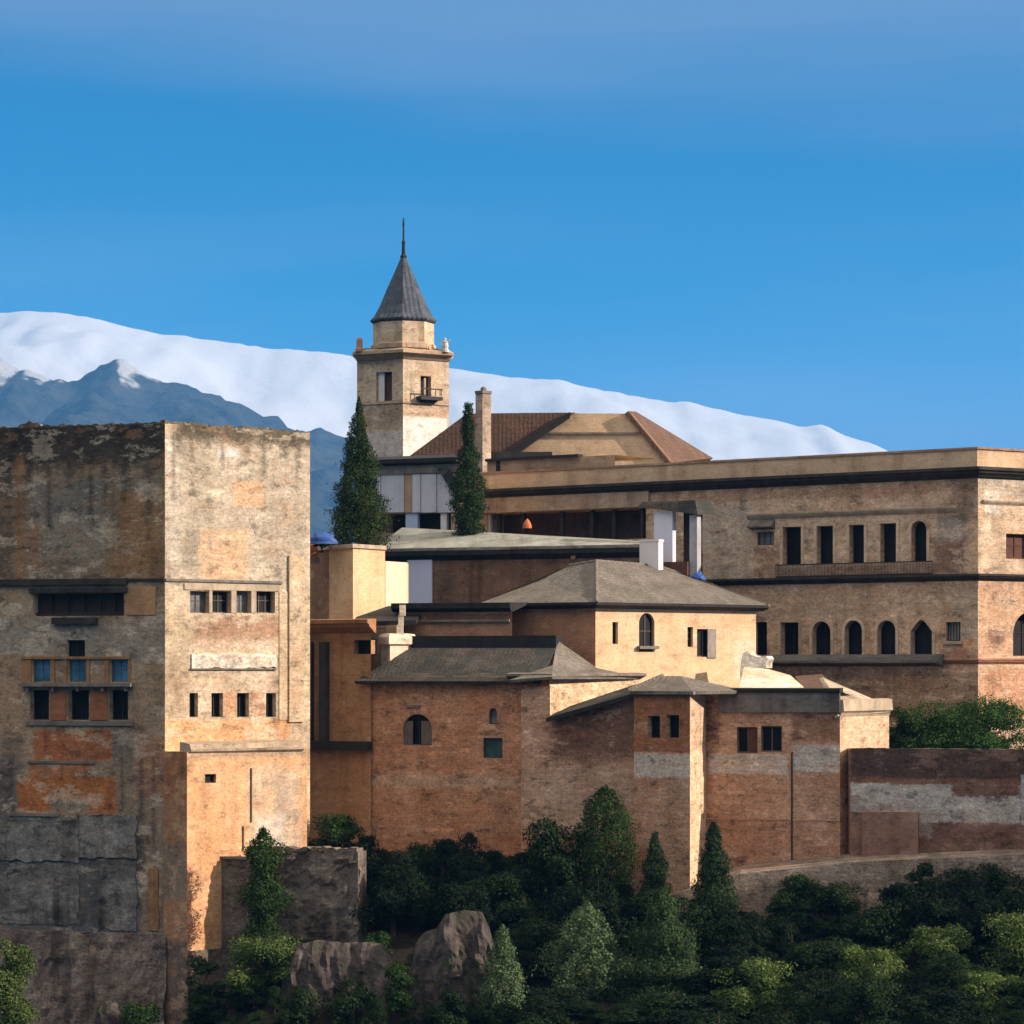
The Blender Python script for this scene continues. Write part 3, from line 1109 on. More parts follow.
wall(mb, PR, 31, zT, opsE, .5)
bk = gR + (gL - gC) * .9
mb.poly([(*gR, 31), (*bk, 31), (*bk, zT), (*gR, zT)])
mb.poly([(*bk, 31), (*gL, 31), (*gL, zT), (*bk, zT)])
mb.poly([(*p, zT) for p in (gL, gC, gR, bk)])
mb.build('wall', MG, G)
# attic storey set back above the cornice
MA = masonry('attic_plaster', (.48, .33, .21), (.56, .40, .26), (.60, .45, .30), .15, .35, .3, seed=66)
ins = -.35
mb = MB()
aL, aC, aR = PL.A + PL.n * ins, gC + (PL.n + PR.n) / (1 + PL.n.dot(PR.n)) * ins, PR.B + PR.n * ins
AFL, AFR = Face(aL, aC, 3), Face(aC, aR, 4)
wall(mb, AFL, zT, zz(448.5))
wall(mb, AFR, zT, zz(448.5))
mb.poly([(*aR, zT), (*bk, zT), (*bk, zz(448.5)), (*aR, zz(448.5))])
mb.poly([(*p, zz(449)) for p in (aL, aC, aR, bk)])
mb.build('attic', MA, G)
w = MB()
ledge(w, [aL, aC, aR], box_prof(zz(446.5), zz(448.6), .12, -.6))
w.build('coping', masonry('attic_coping', (.30, .17, .11), (.36, .22, .14), (.42, .28, .18), .1, .3, .5, seed=67), G)
w = MB()
ledge(w, [gL, gC, gR], cornice_prof(zz(467), zz(478), .75))
w.build('cornice', M_darkstone, G)
w = MB()
sA, sB = PL.s(748), PL.s(958)
ledge(w, [PL.pt(sA, 0).xy, PL.pt(sB, 0).xy], cornice_prof(zz(505.5), zz(511.5), .28))
w.build('string_course', M_palestone, G)
w = MB()
ledge(w, [PR.pt(.4, 0).xy, PR.B], cornice_prof(zz(500), zz(504), .2))
w.build('string_course', M_palestone, G)
w = MB()
ledge(w, [PL.pt(PL.s(690), 0).xy, gC, gR], cornice_prof(zz(574), zz(580.5), .5))
w.build('string_course', M_darkstone, G)
w = MB()
sA, sB = PL.s(778), PL.s(935)
zr = PL.z(563, 855)
fbox(w, PL, sA, sB, zr - .06, zr + .02, .28, .36)
fbox(w, PL, sA, sB, zz(574.5) + .08, zz(574.5) + .18, .28, .36)
nb = 110
for i in range(nb + 1):
    s = sA + (sB - sA) * i / nb
    fbox(w, PL, s - .014, s + .014, zz(574) + .1, zr - .05, .30, .33)
w.build('balcony_railing', M_iron, G)
w = MB()
sA, sB = PL.s(765), PL.s(944)
z1, z0 = zz(655.5), zz(662)
for d in range(1):
    A = [(0.0, z1 + .12), (.15, z1 + .05), (1.05, z0 + .12), (1.05, z0 - .05), (.7, z0 - .18), (0.0, z0 - .3)]
    ledge(w, [PL.pt(sA, 0).xy, PL.pt(sB, 0).xy], A)
w.build('sloped_awning', masonry('awning_lead', (.11, .11, .105), (.15, .145, .14), (.19, .18, .165), .3, .5, .5, seed=69), G)
w = MB()
ledge(w, [PL.pt(PL.s(944.5), 0).xy, gC, gR], cornice_prof(zz(659), zz(664), .25))
w.build('string_course', masonry('red_string', (.26, .12, .07), (.32, .16, .10), (.38, .22, .14), .1, .3, .4, seed=71), G)
M_surr = masonry('window_surround', (.48, .36, .25), (.55, .43, .31), (.60, .48, .36), .1, .3, .5, seed=64)
for o in opsU + opsD[1:]:
    w = MB()
    g_ = .02
    if o['arch']:
        wd, md = (o['s1'] - o['s0']) / 2, (o['s0'] + o['s1']) / 2
        ap = arch_pts(o)
        zs = ap[0][1]
        k1, k2 = (wd + g_) / wd, (wd + .26) / wd
        for sg in (-1, 1):
            e1, e2 = sorted((md + sg * wd * k1, md + sg * wd * k2))
            fbox(w, PL, e1, e2, o['z0'], zs, 0, .05)
        for (p, z_), (p2, z2) in zip(ap, ap[1:]):
            qd = [(md + (a_ - md) * kk, zs + (b_ - zs) * kk) for a_, b_, kk in ((p, z_, k1), (p2, z2, k1), (p2, z2, k2), (p, z_, k2))]
            w.hexa([PL.pt(*c_, .05) for c_ in qd] + [PL.pt(*c_, .0) for c_ in qd])
    else:
        fbox(w, PL, o['s0'] - .26, o['s0'] - g_, o['z0'], o['z1'] + .22, 0, .05)
        fbox(w, PL, o['s1'] + g_, o['s1'] + .26, o['z0'], o['z1'] + .22, 0, .05)
        fbox(w, PL, o['s0'] - g_ + .003, o['s1'] + g_ - .003, o['z1'] + .02, o['z1'] + .22, 0, .05)
    w.build('window_surround', M_surr, G)
for i, o in enumerate(opsU + opsD):
    window(G, PL, o, M_wood, M_dark, mull=1, rail=0, fw=.05)
window(G, PL, opsS[0], M_wood, M_pale, mull=4, rail=0, fw=.05)
window(G, PL, opsS[1], M_wood, M_pale, mull=2, rail=0, fw=.05)
window(G, PR, opsE[0], M_brownwood, M_brownwood, mull=1, rail=1, fw=.1)
window(G, PR, opsE[1], M_wood, M_dark, mull=1, rail=1, fw=.08)
w = MB()
o = opsS[1]
z = PL.z(526, 765)
ledge(w, [PL.pt(PL.s(751), 0).xy, PL.pt(PL.s(775), 0).xy], [(0, z + .5), (.55, z), (.55, z - .1), (0, z - .25)])
w.build('window_hood', M_greystone, G)
w = MB()
fbox_px(w, PL, 944, 963, 641.5, 644, 0, .25)
w.build('window_sill', M_palestone, G)
# the gallery recess on the shaded side
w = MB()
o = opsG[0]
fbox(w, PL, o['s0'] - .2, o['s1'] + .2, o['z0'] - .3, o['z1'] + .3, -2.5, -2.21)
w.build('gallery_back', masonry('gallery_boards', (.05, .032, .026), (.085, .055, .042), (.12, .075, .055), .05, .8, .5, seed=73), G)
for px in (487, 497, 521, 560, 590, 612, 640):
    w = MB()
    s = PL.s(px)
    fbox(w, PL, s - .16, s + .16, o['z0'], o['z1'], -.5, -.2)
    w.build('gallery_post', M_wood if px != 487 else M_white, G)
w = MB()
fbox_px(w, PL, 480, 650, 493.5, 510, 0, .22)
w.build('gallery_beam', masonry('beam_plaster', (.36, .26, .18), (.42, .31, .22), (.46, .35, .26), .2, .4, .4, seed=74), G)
# raised stone attic over the gallery
w = MB()
fa = Face(PL.pt(PL.s(478), 0, -1.2).xy, PL.pt(PL.s(606), 0, -1.2).xy, 5)
wall(w, fa, zT - .6, fa.z(461, 500))
e = [Vector((*fa.B, zT - .6)), Vector((*(fa.B + Vector((-.3, 1.5))), zT - .6))]
w.poly([e[0], e[1], e[1] + Vector((0, 0, fa.z(461, 500) - zT - .6 + .6 - 1)), Vector((*fa.B, fa.z(461, 500)))])
w.poly([fa.pt(0, fa.z(461, 500)), fa.pt(fa.len, fa.z(461, 500)), fa.pt(fa.len, fa.z(461, 500), -6), fa.pt(0, fa.z(461, 500), -6)])
w.build('attic_block', masonry('attic_block_stone', (.30, .22, .15), (.38, .28, .19), (.44, .34, .24), .4, .45, .5,
        [(fa.rect(470, 610, 476, 495), (.17, .17, .165), .6, .3, .85)], seed=76), G)
w = MB()
ledge(w, [fa.A, fa.pt(fa.s(580), 0).xy], box_prof(fa.z(458.5, 500), fa.z(461.2, 500), .3, -.4))
fbox_px(w, fa, 497, 500, 461.5, 482, 0, .15)
w.build('attic_coping', M_lead, G)

# ------------------------------------------------------------------ hall with the gable and brown roof behind the palace
H = thing('gabled_hall', 'stone hall with a broad plain gable and brown tiled roof behind the palace', 'hall', (X(600, 262), 262, 34))
YG = 256.0
q = lambda px, py, Y=YG: P3(px, py, Y)
w = MB()
gable = [q(505, 500), q(690, 500), q(690, 464), q(673, 462), q(632, 413.6), q(572, 413.2), q(506, 459), q(505, 464)]
w.poly(gable)
back = [p + Vector((0, 16, 0)) for p in gable]
w.poly(back[::-1])
for i in range(len(gable)):
    j = (i + 1) % len(gable)
    w.poly([gable[i], back[i], back[j], gable[j]])
MH = masonry('hall_stone', (.50, .36, .23), (.58, .43, .28), (.62, .48, .33), .2, .25, .3, seed=80)
w.build('wall', MH, H)
w = MB()
fg = Face(P2(505, YG), P2(690, YG), 0)
fbox_px(w, fg, 549, 641, 432.5, 434.5, 0, .18)
w.build('string_course', M_greystone, H)
w = MB()
ra, rb, rc = q(508, 462, YG - .3), q(575, 412.5, YG - .3), q(400, 463, YG - .6)
w.slab([rc, ra, rb, rb + (rc - ra)], .35)
rk = rb + Vector((0, 14, 0))
w.poly([rb, rk, rk + (rc - ra), rb + (rc - ra)])
w.build('roof', M_brownroof, H)
w = MB()
w.slab([q(628, 411, YG - .4), q(671, 463, YG - .4), q(713, 458, YG + 17), q(636, 411.5, YG + 17)][::1], .35)
w.build('roof', M_brownroof, H)
w = MB()
a, b = q(496, 467, YG - .95), q(570, 417.5, YG - .75)
dz = Vector((0, 0, .5))
w.hexa([a, b, b + Vector((0, .8, 0)), a + Vector((0, .8, 0)), a + dz, b + dz, b + dz + Vector((0, .8, 0)), a + dz + Vector((0, .8, 0))])
w.build('roof_verge', M_lead, H)
w = MB()
fbox_px(w, fg, 486, 552, 453, 461, .8, 1.5)
w.build('gutter_wall', M_darkstone, H)

# chimney standing on the brown roof
CH = thing('chimney', 'weathered square brick chimney rising beside the right cypress', 'chimney', (X(483, 252), 252, Z(458, 252)))
w = MB()
fc1, fc2 = Face(P2(475.5, 252.4), P2(482.5, 252), 1), Face(P2(482.5, 252), P2(491, 252.6), 2)
bkc = P2(484.5, 253.1)
for f in (fc1, fc2):
    wall(w, f, Z(482, 252), Z(393, 252))
w.poly([(*fc2.B, Z(482, 252)), (*bkc, Z(482, 252)), (*bkc, Z(393, 252)), (*fc2.B, Z(393, 252))])
w.build('shaft', masonry('chimney_brick', (.26, .20, .16), (.36, .28, .22), (.44, .36, .29), .3, .4, .6, seed=83), CH)
w = MB()
ledge(w, [fc1.A, fc1.B, fc2.B], box_prof(Z(390.5, 252), Z(393.2, 252), .1, -.7))
w.build('cap', M_greystone, CH)
w = MB()
cx = (fc1.B + bkc) / 2
w.lathe((cx.x, cx.y), [(.25, Z(390.4, 252)), (.25, Z(387.5, 252)), (.10, Z(386, 252))], 8)
w.build('chimney_pot', M_greystone, CH)

# ------------------------------------------------------------------ bell tower
YB = 300.0
cA, cC, cR = P2(357, YB + 2.6), P2(403, YB), P2(449, YB + 3.2)
cD = cA + (cR - cC)
BT = thing('bell_tower', 'slender sunlit church bell tower with a pointed slate spire and pinnacle', 'bell tower', (cC.x, cC.y, 34))
fl, fr = Face(cA, cC, 1), Face(cC, cR, 2)
zbt = lambda py: Z(py, YB)
opBl = [fl.op(376, 392, 372, 401, depth=.6)]
opBr = [fr.op(420.5, 431, 376, 399, depth=.6)]
MBT = masonry('bell_tower_stone', (.46, .35, .24), (.56, .44, .31), (.62, .51, .38), .3, .4, .65, [
    (fl.rect(355, 404, 401, 430), (.34, .24, .17), .6, .3, .7),
    (fl.rect(362, 404, 432, 470), (.56, .51, .47), .3, .15, .9),
    (fr.rect(403, 447, 417, 470), (.86, .82, .74), .4, .15, .95),
    (fr.rect(404, 447, 402, 417), (.56, .40, .28), 1.0, .4, .6),
    (fl.rect(355, 404, 357, 364), (.30, .22, .16), .4, .2, .6),
], block=(.6, .3), seed=90)
w = MB()
wall(w, fl, 34, zbt(352), opBl)
wall(w, fr, 34, zbt(352), opBr)
w.poly([(*cR, 34), (*cD, 34), (*cD, zbt(352)), (*cR, zbt(352))])
w.poly([(*cD, 34), (*cA, 34), (*cA, zbt(352)), (*cD, zbt(352))])
w.poly([(*p, zbt(352)) for p in (cA, cC, cR, cD)])
w.build('wall', MBT, BT)
MBC = masonry('bell_cornice', (.36, .26, .18), (.44, .33, .23), (.48, .37, .27), .1, .4, .4, seed=91)
w = MB()
ledge(w, [cA, cC, cR], [(-.3, zbt(346)), (.88, zbt(350)), (.88, zbt(353)), (.5, zbt(354)), (.35, zbt(356)), (.1, zbt(358.5)), (-.05, zbt(358.5))])
ledge(w, [cR, cD, cA], [(-.3, zbt(346)), (.88, zbt(350)), (.88, zbt(353)), (.35, zbt(356)), (-.05, zbt(358.5))])
ledge(w, [cA, cC, cR], box_prof(zbt(401.5), zbt(403), .12))
w.poly([(*p, zbt(346.2)) for p in (cA, cC, cR, cD)])
w.build('cornice', MBC, BT)
ctr = (cC + cD) / 2
ctr = Vector((X(403.5, YB + 3), YB + 3))
def drum(mb, prof, n=8):
    mb.lathe((ctr.x, ctr.y), prof, n, 0, -math.pi / 2)
k = (YB + 3) / F
w = MB()
drum(w, [(30.5 * k, zbt(349)), (30.5 * k, zbt(317))])
w.build('drum', MBT, BT)
w = MB()
drum(w, [(32.5 * k, zbt(347)), (32.5 * k, zbt(342.5)), (31 * k, zbt(341.5))])
w.build('drum_base', MBC, BT)
w = MB()
drum(w, [(30 * k, zbt(321)), (33 * k, zbt(318.5)), (33.5 * k, zbt(317)), (29 * k, zbt(312.5)), (24 * k, zbt(303)), (16.5 * k, zbt(285)), (8.5 * k, zbt(267)), (3.0 * k, zbt(254))])
w.build('spire', M_slate, BT)
w = MB()
w.lathe((ctr.x, ctr.y), [(3.0 * k, zbt(254.5)), (3.4 * k, zbt(252)), (1.9 * k, zbt(250)), (1.5 * k, zbt(240)), (2.0 * k, zbt(238)), (1.0 * k, zbt(236)), (.8 * k, zbt(222)), (1.2 * k, zbt(221)), (.4 * k, zbt(213))], 8)
w.build('finial', M_lead, BT)
w = MB()
o = opBl[0]
fbox(w, fl, o['s0'], o['s1'], o['z0'], o['z1'], -.75, -.62)
fbox(w, fl, o['s0'] + .1, o['s0'] + (o['s1'] - o['s0']) * .42, o['z0'], o['z1'], -.4, -.3, 1)
w.build('belfry_shutter', [M_brownwood, M_white], BT)
w = MB()
o = opBr[0]
fbox(w, fr, o['s0'] - .1, o['s1'] + .1, o['z0'] - .1, o['z1'] + .1, -.9, -.62)
s = (o['s0'] + o['s1']) / 2
fbox(w, fr, s - .10, s + .10, o['z0'], o['z1'] - .2, -.3, -.12, 1)
w.build('belfry_window', [M_dark, M_palestone], BT)
w = MB()
fbox_px(w, fr, 416.5, 438, 397, 400.5, 0, .9)
fbox_px(w, fr, 420, 434, 400.5, 402.5, 0, .55)
for px in (417.2, 421.5, 426, 431, 435.5, 437):
    s = fr.s(px)
    fbox(w, fr, s - .03, s + .03, fr.z(397, px), fr.z(390, px), .8, .86)
fbox_px(w, fr, 416.5, 438, 389, 390.2, .78, .9)
w.build('balcony', M_iron, BT)
for i in range(10):
    w = MB()
    t_ = i / 9
    pp = [Vector((X(374 + 58 * t_, YB - .2), YB - .2 + 1.4 * abs(t_ - .5) * 2))]
    p = pp[0]
    w.box(p.x - .10, p.x + .10, p.y - .1, p.y + .1, zbt(347.5), zbt(343.5))
    w.build('baluster', M_palestone, BT)
w = MB()
pc = P2(359.5, YB + 1.6)
w.lathe((pc.x, pc.y), [(.42, zbt(350)), (.42, zbt(347)), (.32, zbt(346)), (.32, zbt(339)), (.26, zbt(337)), (.10, zbt(335.6))], 10)
w.build('corner_pinnacle', masonry('pinnacle', (.36, .19, .12), (.42, .24, .15), (.46, .28, .18), .1, .2, .3, seed=95), BT)
# statue on the right corner
ST = thing('statue', 'small pale weathered statue on the right corner of the bell tower', 'statue', (X(445, YB + 2.0), YB + 2.0, zbt(350)))
px_, py_ = X(445, YB + 2.0), YB + 2.0
w = MB()
w.lathe((px_, py_), [(.42, zbt(350.3)), (.42, zbt(347.5)), (.30, zbt(347)), (.36, zbt(344)), (.30, zbt(341)), (.34, zbt(339.5)), (.12, zbt(338.6)), (.11, zbt(338.2)), (.17, zbt(337.4)), (.17, zbt(336.6)), (.05, zbt(335.6))], 12)
w.tube((px_ + .25, py_, zbt(340)), (px_ + .55, py_ - .1, zbt(337.5)), .10, .07)
w.tube((px_ - .28, py_, zbt(340.3)), (px_ - .36, py_ - .25, zbt(343)), .10, .07)
w.build('figure', plain('statue_stone', (.55, .55, .52), .8, .3, 2), ST)

# ------------------------------------------------------------------ whitewashed range behind the cypresses
WA, WB = P2(362, 238.5), P2(468, 234.3)
fw_ = Face(WA, WB, 1)
WH = thing('whitewashed_range', 'low range with tall white panels under a dark eave between two cypresses', 'house', (WA.x, WA.y, 33))
opW = [fw_.op(383, 451, 513, 533, depth=1.6)]
w = MB()
wall(w, fw_, 33, fw_.z(462, 420), opW)
wb = WB + Vector((-.8, 8))
w.poly([(*WB, 33), (*wb, 33), (*wb, fw_.z(462, 420)), (*WB, fw_.z(462, 420))])
w.build('wall', masonry('range_stone', (.40, .29, .20), (.46, .34, .24), (.50, .39, .29), .2, .3, .4, seed=100), WH)
w = MB()
ledge(w, [WA - Vector((.1, 0)), WB - fw_.d * .7], [(-3, fw_.z(455, 420) + .2), (.7, fw_.z(459, 420)), (.7, fw_.z(463, 420)), (0, fw_.z(465, 420)), (-3, fw_.z(465, 420))])
w.build('eave', M_lead, WH)
for a, b in ((371, 381), (382, 404.5), (413, 421), (422, 437), (438, 455)):
    w = MB()
    fbox_px(w, fw_, a, b, 474, 512.5, 0, .12)
    w.build('white_panel', plain('panel_paint', (.56, .58, .64), .75, .25, .6), WH)
w = MB()
fbox_px(w, fw_, 405, 412.5, 474, 512.5, 0, .08)
w.build('timber_post', plain('range_timber', (.42, .29, .18), .8, .4, 1), WH)
w = MB()
fbox_px(w, fw_, 366, 470, 467.5, 473.5, 0.0, .25)
w.build('fascia', M_greystone, WH)
w = MB()
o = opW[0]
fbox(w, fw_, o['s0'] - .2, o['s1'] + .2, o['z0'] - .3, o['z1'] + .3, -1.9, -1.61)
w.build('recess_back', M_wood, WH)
for a, b, mt in ((405, 417, plain('blue_white_paint', (.45, .55, .72), .7, .2)), (440, 446, M_white)):
    w = MB()
    fbox_px(w, fw_, a, b, 513, 533, -.5, -.1)
    w.build('column', mt, WH)
w = MB()
a, b = P3(437, 468, 234.6), P3(452, 492, 234.2)
w.hexa([a, a + Vector((.9, 0, 0)), a + Vector((.9, .4, 0)), a + Vector((0, .4, 0)),
        b + Vector((0, 0, 0)), b + Vector((.9, 0, 0)), b + Vector((.9, .4, 0)), b + Vector((0, .4, 0))])
w.build('brace', M_lead, WH)

# ------------------------------------------------------------------ terrace house (dark wall under a pale shed roof)
EA, EB = P2(384, 226.5), P2(641, 218.5)
fe = Face(EA, EB, 1)
E = thing('terrace_house', 'long dark brown house under a pale grey green shed roof, above the grey hip roof', 'house', (EA.x, EA.y, 34))
w = MB()
wall(w, fe, 34, fe.z(549, 500))
eb2 = EB + Vector((2.0, 7))
w.poly([(*EB, 34), (*eb2, 34), (*eb2, fe.z(547, 500)), (*EB, fe.z(547, 500))])
w.build('wall', masonry('brown_wall', (.13, .08, .055), (.17, .105, .072), (.21, .135, .095), .3, .55, .5, seed=110), E)
w = MB()
zE = fe.z(547, 500)
w.slab([Vector((*(EA - fe.d * .3 + fe.n * .5), zE)), Vector((*(EB + fe.d * .2 + fe.n * .5), zE)), P3(643, 541, 226), P3(402, 527.5, 235.0), P3(384, 541, 230)], .22)
w.build('roof', masonry('pale_roof', (.20, .21, .18), (.28, .29, .26), (.36, .37, .33), .2, .4, .5, seed=111), E)
w = MB()
ledge(w, [EA - fe.d * .2, EB + fe.d * .1], [(.1, zE - .25), (.42, zE - .25), (.42, zE - .55), (0, zE - .95)])
w.build('eave', M_lead, E)
w = MB()
fbox_px(w, fe, 408, 432.5, 560, 604, 0, .12)
w.build('door', plain('pale_blue_door', (.58, .62, .80), .7, .08, .5), E)
w = MB()
zd = fe.z(557, 590)
p = fe.pt(fe.s(574), fe.z(557, 574), .1)
w.tube(p, p + Vector((fe.n.x, fe.n.y, 0)) * .12, .22, .18, 12)
w.build('wall_lamp', M_ochre, E)

# parasol on the terrace
ps = P3(526, 536, 233.5)
PA = thing('parasol', 'small orange parasol tilted in the shaded gallery', 'parasol', ps)
w = MB()
w.tube(ps - Vector((0, 0, .6)), ps + Vector((.12, 0, 1.0)), .05)
w.build('pole', M_wood, PA)
w = MB()
ax = ps + Vector((.1, 0, .6))
w.lathe((ax.x, ax.y), [(.36, ax.z), (.33, ax.z + .25), (.2, ax.z + .55), (.03, ax.z + .75)], 10)
w.build('canopy', plain('orange_cloth', (.55, .16, .06), .8, .2), PA)

# portico kiosk with white columns
K0, K1 = P2(640, 221.6), P2(697, 219.0)
fk = Face(K0, K1, 1)
K = thing('portico', 'small portico with a dark tiled roof and white columns at the gallery end', 'portico', (K0.x, K0.y, 40))
w = MB()
fbox_px(w, fk, 654, 672.5, 511, 572, -.5, 0)
w.build('column', plain('lavender_white', (.66, .67, .80), .7, .1, .5), K)
w = MB()
fbox_px(w, fk, 689.5, 697, 515, 577, -.6, 0)
w.build('column', plain('grey_white', (.42, .43, .46), .7, .4, 1), K)
w = MB()
fbox_px(w, fk, 672.8, 689.2, 511, 580, -2.0, -1.6)
w.build('back_wall', M_wood, K)
w = MB()
zk = fk.z(516, 670)
A = [fk.pt(fk.s(640), zk + .75, .4), fk.pt(fk.s(701), zk, .5), fk.pt(fk.s(702), zk + .2, -3), fk.pt(fk.s(645), zk + 1, -3)]
C = [fk.pt(fk.s(644), zk + 1.1, .1), fk.pt(fk.s(695), zk + 1.1, 0), fk.pt(fk.s(695), zk + 1.2, -2.5), fk.pt(fk.s(648), zk + 1.3, -2.5)]
w.hexa(A + C)
w.build('roof', M_mossroof, K)
w = MB()
fbox_px(w, fk, 660, 690, 562, 576, .1, .4)
w.build('parapet', plain('brown_boards', (.13, .06, .04), .85, .5, 1.5), K)
w = MB()
fb = Face(P2(639.5, 217.8), P2(658.5, 217.0), 1)
fbox(w, fb, 0, fb.len, fb.z(572, 650), fb.z(541.5, 650), -.7, 0)
fbox(w, fb, -.05, fb.len + .05, fb.z(541.5, 650), fb.z(539.5, 650), -.75, .05)
tag(w.build('white_cabinet', plain('cabinet_white', (.74, .70, .70), .7, .1, .6)), 'tall white painted cabinet in front of the portico column', 'cabinet')
# blue tarpaulins
def tarp(name, c, rx, ry, rz, label, seed):
    w = MB()
    n, m_ = 18, 10
    pts = [[None] * (n + 1) for _ in range(m_ + 1)]
    for j in range(m_ + 1):
        th = math.pi / 2 * j / m_
        for i in range(n + 1):
            ph = 2 * math.pi * i / n
            d = Vector((math.cos(ph) * math.cos(th), math.sin(ph) * math.cos(th), math.sin(th)))
            r = 1 + .45 * mnoise.noise(d * 2.3 + Vector((seed, 0, 0))) + .2 * mnoise.noise(d * 6 + Vector((seed, 3, 0)))
            pts[j][i] = c + Vector((d.x * rx, d.y * ry, d.z * rz)) * r
    for j in range(m_):
        for i in range(n):
            w.poly([pts[j][i], pts[j][(i + 1) % n], pts[j + 1][(i + 1) % n], pts[j + 1][i]])
    o = w.build(name, plain('blue_sheet', (.02, .085, .33), .6, .4, 1.2, 0, .5), None, True)
    tag(o, label, 'tarpaulin')
tarp('tarpaulin', P3(322, 544, 209.5), 1.0, .7, .75, 'crumpled blue tarpaulin heaped beside the stone tower edge', 3)
tarp('tarpaulin', P3(698, 580, 218.2), .55, .5, .5, 'little blue tarpaulin bundle at the foot of the grey portico column', 8)

# ------------------------------------------------------------------ cream turret
u0, u1, u2, u3 = P2(302, 215.5), P2(353, 208.5), P2(385, 212), P2(407, 215)
U = thing('cream_turret', 'small cream plastered turret with a flat top below the left cypress', 'turret', (u1.x, u1.y, 33))
f1, f2 = Face(u0, u1, 1), Face(u1, u2, 2)
f3 = Face(u2 + Vector((.02, .25)), u3, 3)
w = MB()
MU = masonry('cream_plaster', (.52, .36, .21), (.60, .43, .26), (.64, .49, .32), .1, .2, .3, [
    (f1.rect(300, 329, 540, 625), (.16, .085, .05), .3, .1, .85), (f3.rect(385, 407, 550, 620), (.72, .60, .44), .2, .1, .9)], seed=120)  # dark left strip paints the deep shadow beside the stone tower
zu = Z(547, 208.5)
wall(w, f1, 33, zu)
wall(w, f2, 33, zu)
wall(w, f3, 33, Z(561, 212))
w.poly([(*p, zu) for p in (u0, u1, u2, u2 + (u0 - u1))])
w.poly([(*u3, 33), (*(u3 + Vector((0, 3))), 33), (*(u3 + Vector((0, 3))), Z(561, 212)), (*u3, Z(561, 212))])
w.poly([(*f3.A, Z(561, 212)), (*u3, Z(561, 212)), (*(u3 + Vector((0, 3))), Z(561, 212)), (*(f3.A + Vector((0, 3))), Z(561, 212))])
w.build('wall', MU, U)
w = MB()
ledge(w, [u0, u1, u2], box_prof(zu + .22, zu - .06, .15, -.5))
w.build('coping', M_palestone, U)
w = MB()
f4 = Face(P2(303, 211), P2(318, 211.4))
fbox(w, f4, 0, f4.len, Z(556, 211), Z(544, 211), -.6, 0)
fbox(w, f4, -.1, f4.len + .1, Z(563, 211), Z(557, 211), -.5, .2, 1)
w.build('brick_stub', [M_redbrick, M_greystone], U)

# ------------------------------------------------------------------ narrow annex between tower and brick house
n0, n1 = P2(300, 206.2), P2(371, 202.6)
fn = Face(n0, n1, 1)
A_ = thing('annex', 'narrow orange brick annex with dark pilasters squeezed beside the stone tower', 'building', (n0.x, n0.y, 26))
opn = [fn.op(354, 381, 640, 654, depth=.5)]
opn[0]['s1'] = min(opn[0]['s1'], fn.len - .02)
zn = fn.z(628, 340)
w = MB()
wall(w, fn, 24, zn, opn)
w.poly([(*n0, zn), (*n1, zn), (*(n1 + Vector((1, 6))), zn), (*(n0 + Vector((0, 6))), zn)])
w.build('wall', masonry('annex_brick', (.34, .17, .08), (.42, .225, .11), (.48, .28, .15), .35, .35, .45, [
    (fn.rect(300, 322, 628, 750), (.20, .13, .085), .8, .4, .7), (fn.rect(312, 330, 640, 740), (.34, .24, .15), .6, .2, .6),
    (fn.rect(300, 372, 752, 860), (.50, .28, .14), .8, .4, .6)], seed=130), A_)
w = MB()
ledge(w, [n0 - fn.d * .3, n1 + fn.d * .4], cornice_prof(zn + .55, zn - .35, .9))
w.build('cornice', masonry('annex_cornice', (.28, .13, .065), (.34, .17, .085), (.40, .22, .12), .1, .3, .4, seed=131), A_)
w = MB()
fbox(w, fn, opn[0]['s0'] - .1, opn[0]['s1'] + .1, opn[0]['z0'] - .1, opn[0]['z1'] + .1, -.7, -.51)
w.build('recess_back', M_dark, A_)
for a, b, d in ((323, 329.5, .45), (309, 314, .3)):
    w = MB()
    fbox_px(w, fn, a, b, 642, 741, 0, d)
    w.build('pilaster', M_darkstone, A_)
w = MB()
ledge(w, [n0, n1 + fn.d * .1], box_prof(fn.z(741, 340), fn.z(750, 340), .6))
w.build('ledge', M_wood, A_)
# lean-to roof in front of the cream turret
w = MB()
w.slab([P3(354, 622, 205), P3(416, 620, 205.5), P3(430, 604, 211), P3(388, 606, 211), P3(356, 617, 207.6)], .3)
w.build('roof', M_lead, A_)

# low range of flat roofs left of the grey hip roof
l0, l1 = P2(396, 207.8), P2(512, 205.4)
fl_ = Face(l0, l1, 1)
LR = thing('flat_roofed_range', 'low red brick range with a dark flat roof edge left of the grey hip roof', 'building', (l0.x, l0.y, 33))
w = MB()
zl = fl_.z(612, 450)
wall(w, fl_, 32, zl)
w.poly([(*l0, zl), (*l1, zl), (*(l1 + Vector((1, 6))), zl), (*(l0 + Vector((1, 6))), zl)])
w.build('wall', masonry('range_brick', (.32, .17, .10), (.40, .22, .13), (.46, .28, .18), .4, .3, .4, [(fl_.rect(396, 512, 613, 622), (.13, .075, .05), .3, .1, .85)], seed=135), LR)
w = MB()
ledge(w, [l0 - fl_.d * .2, l1], [(-5, zl + .75), (.5, zl + .62), (.5, zl + .25), (.1, zl), (-.2, zl)])
w.build('roof_edge', M_lead, LR)
w = MB()
fbox_px(w, fl_, 404, 510, 619.5, 622, 0, .25)
w.build('string_course', M_greystone, LR)
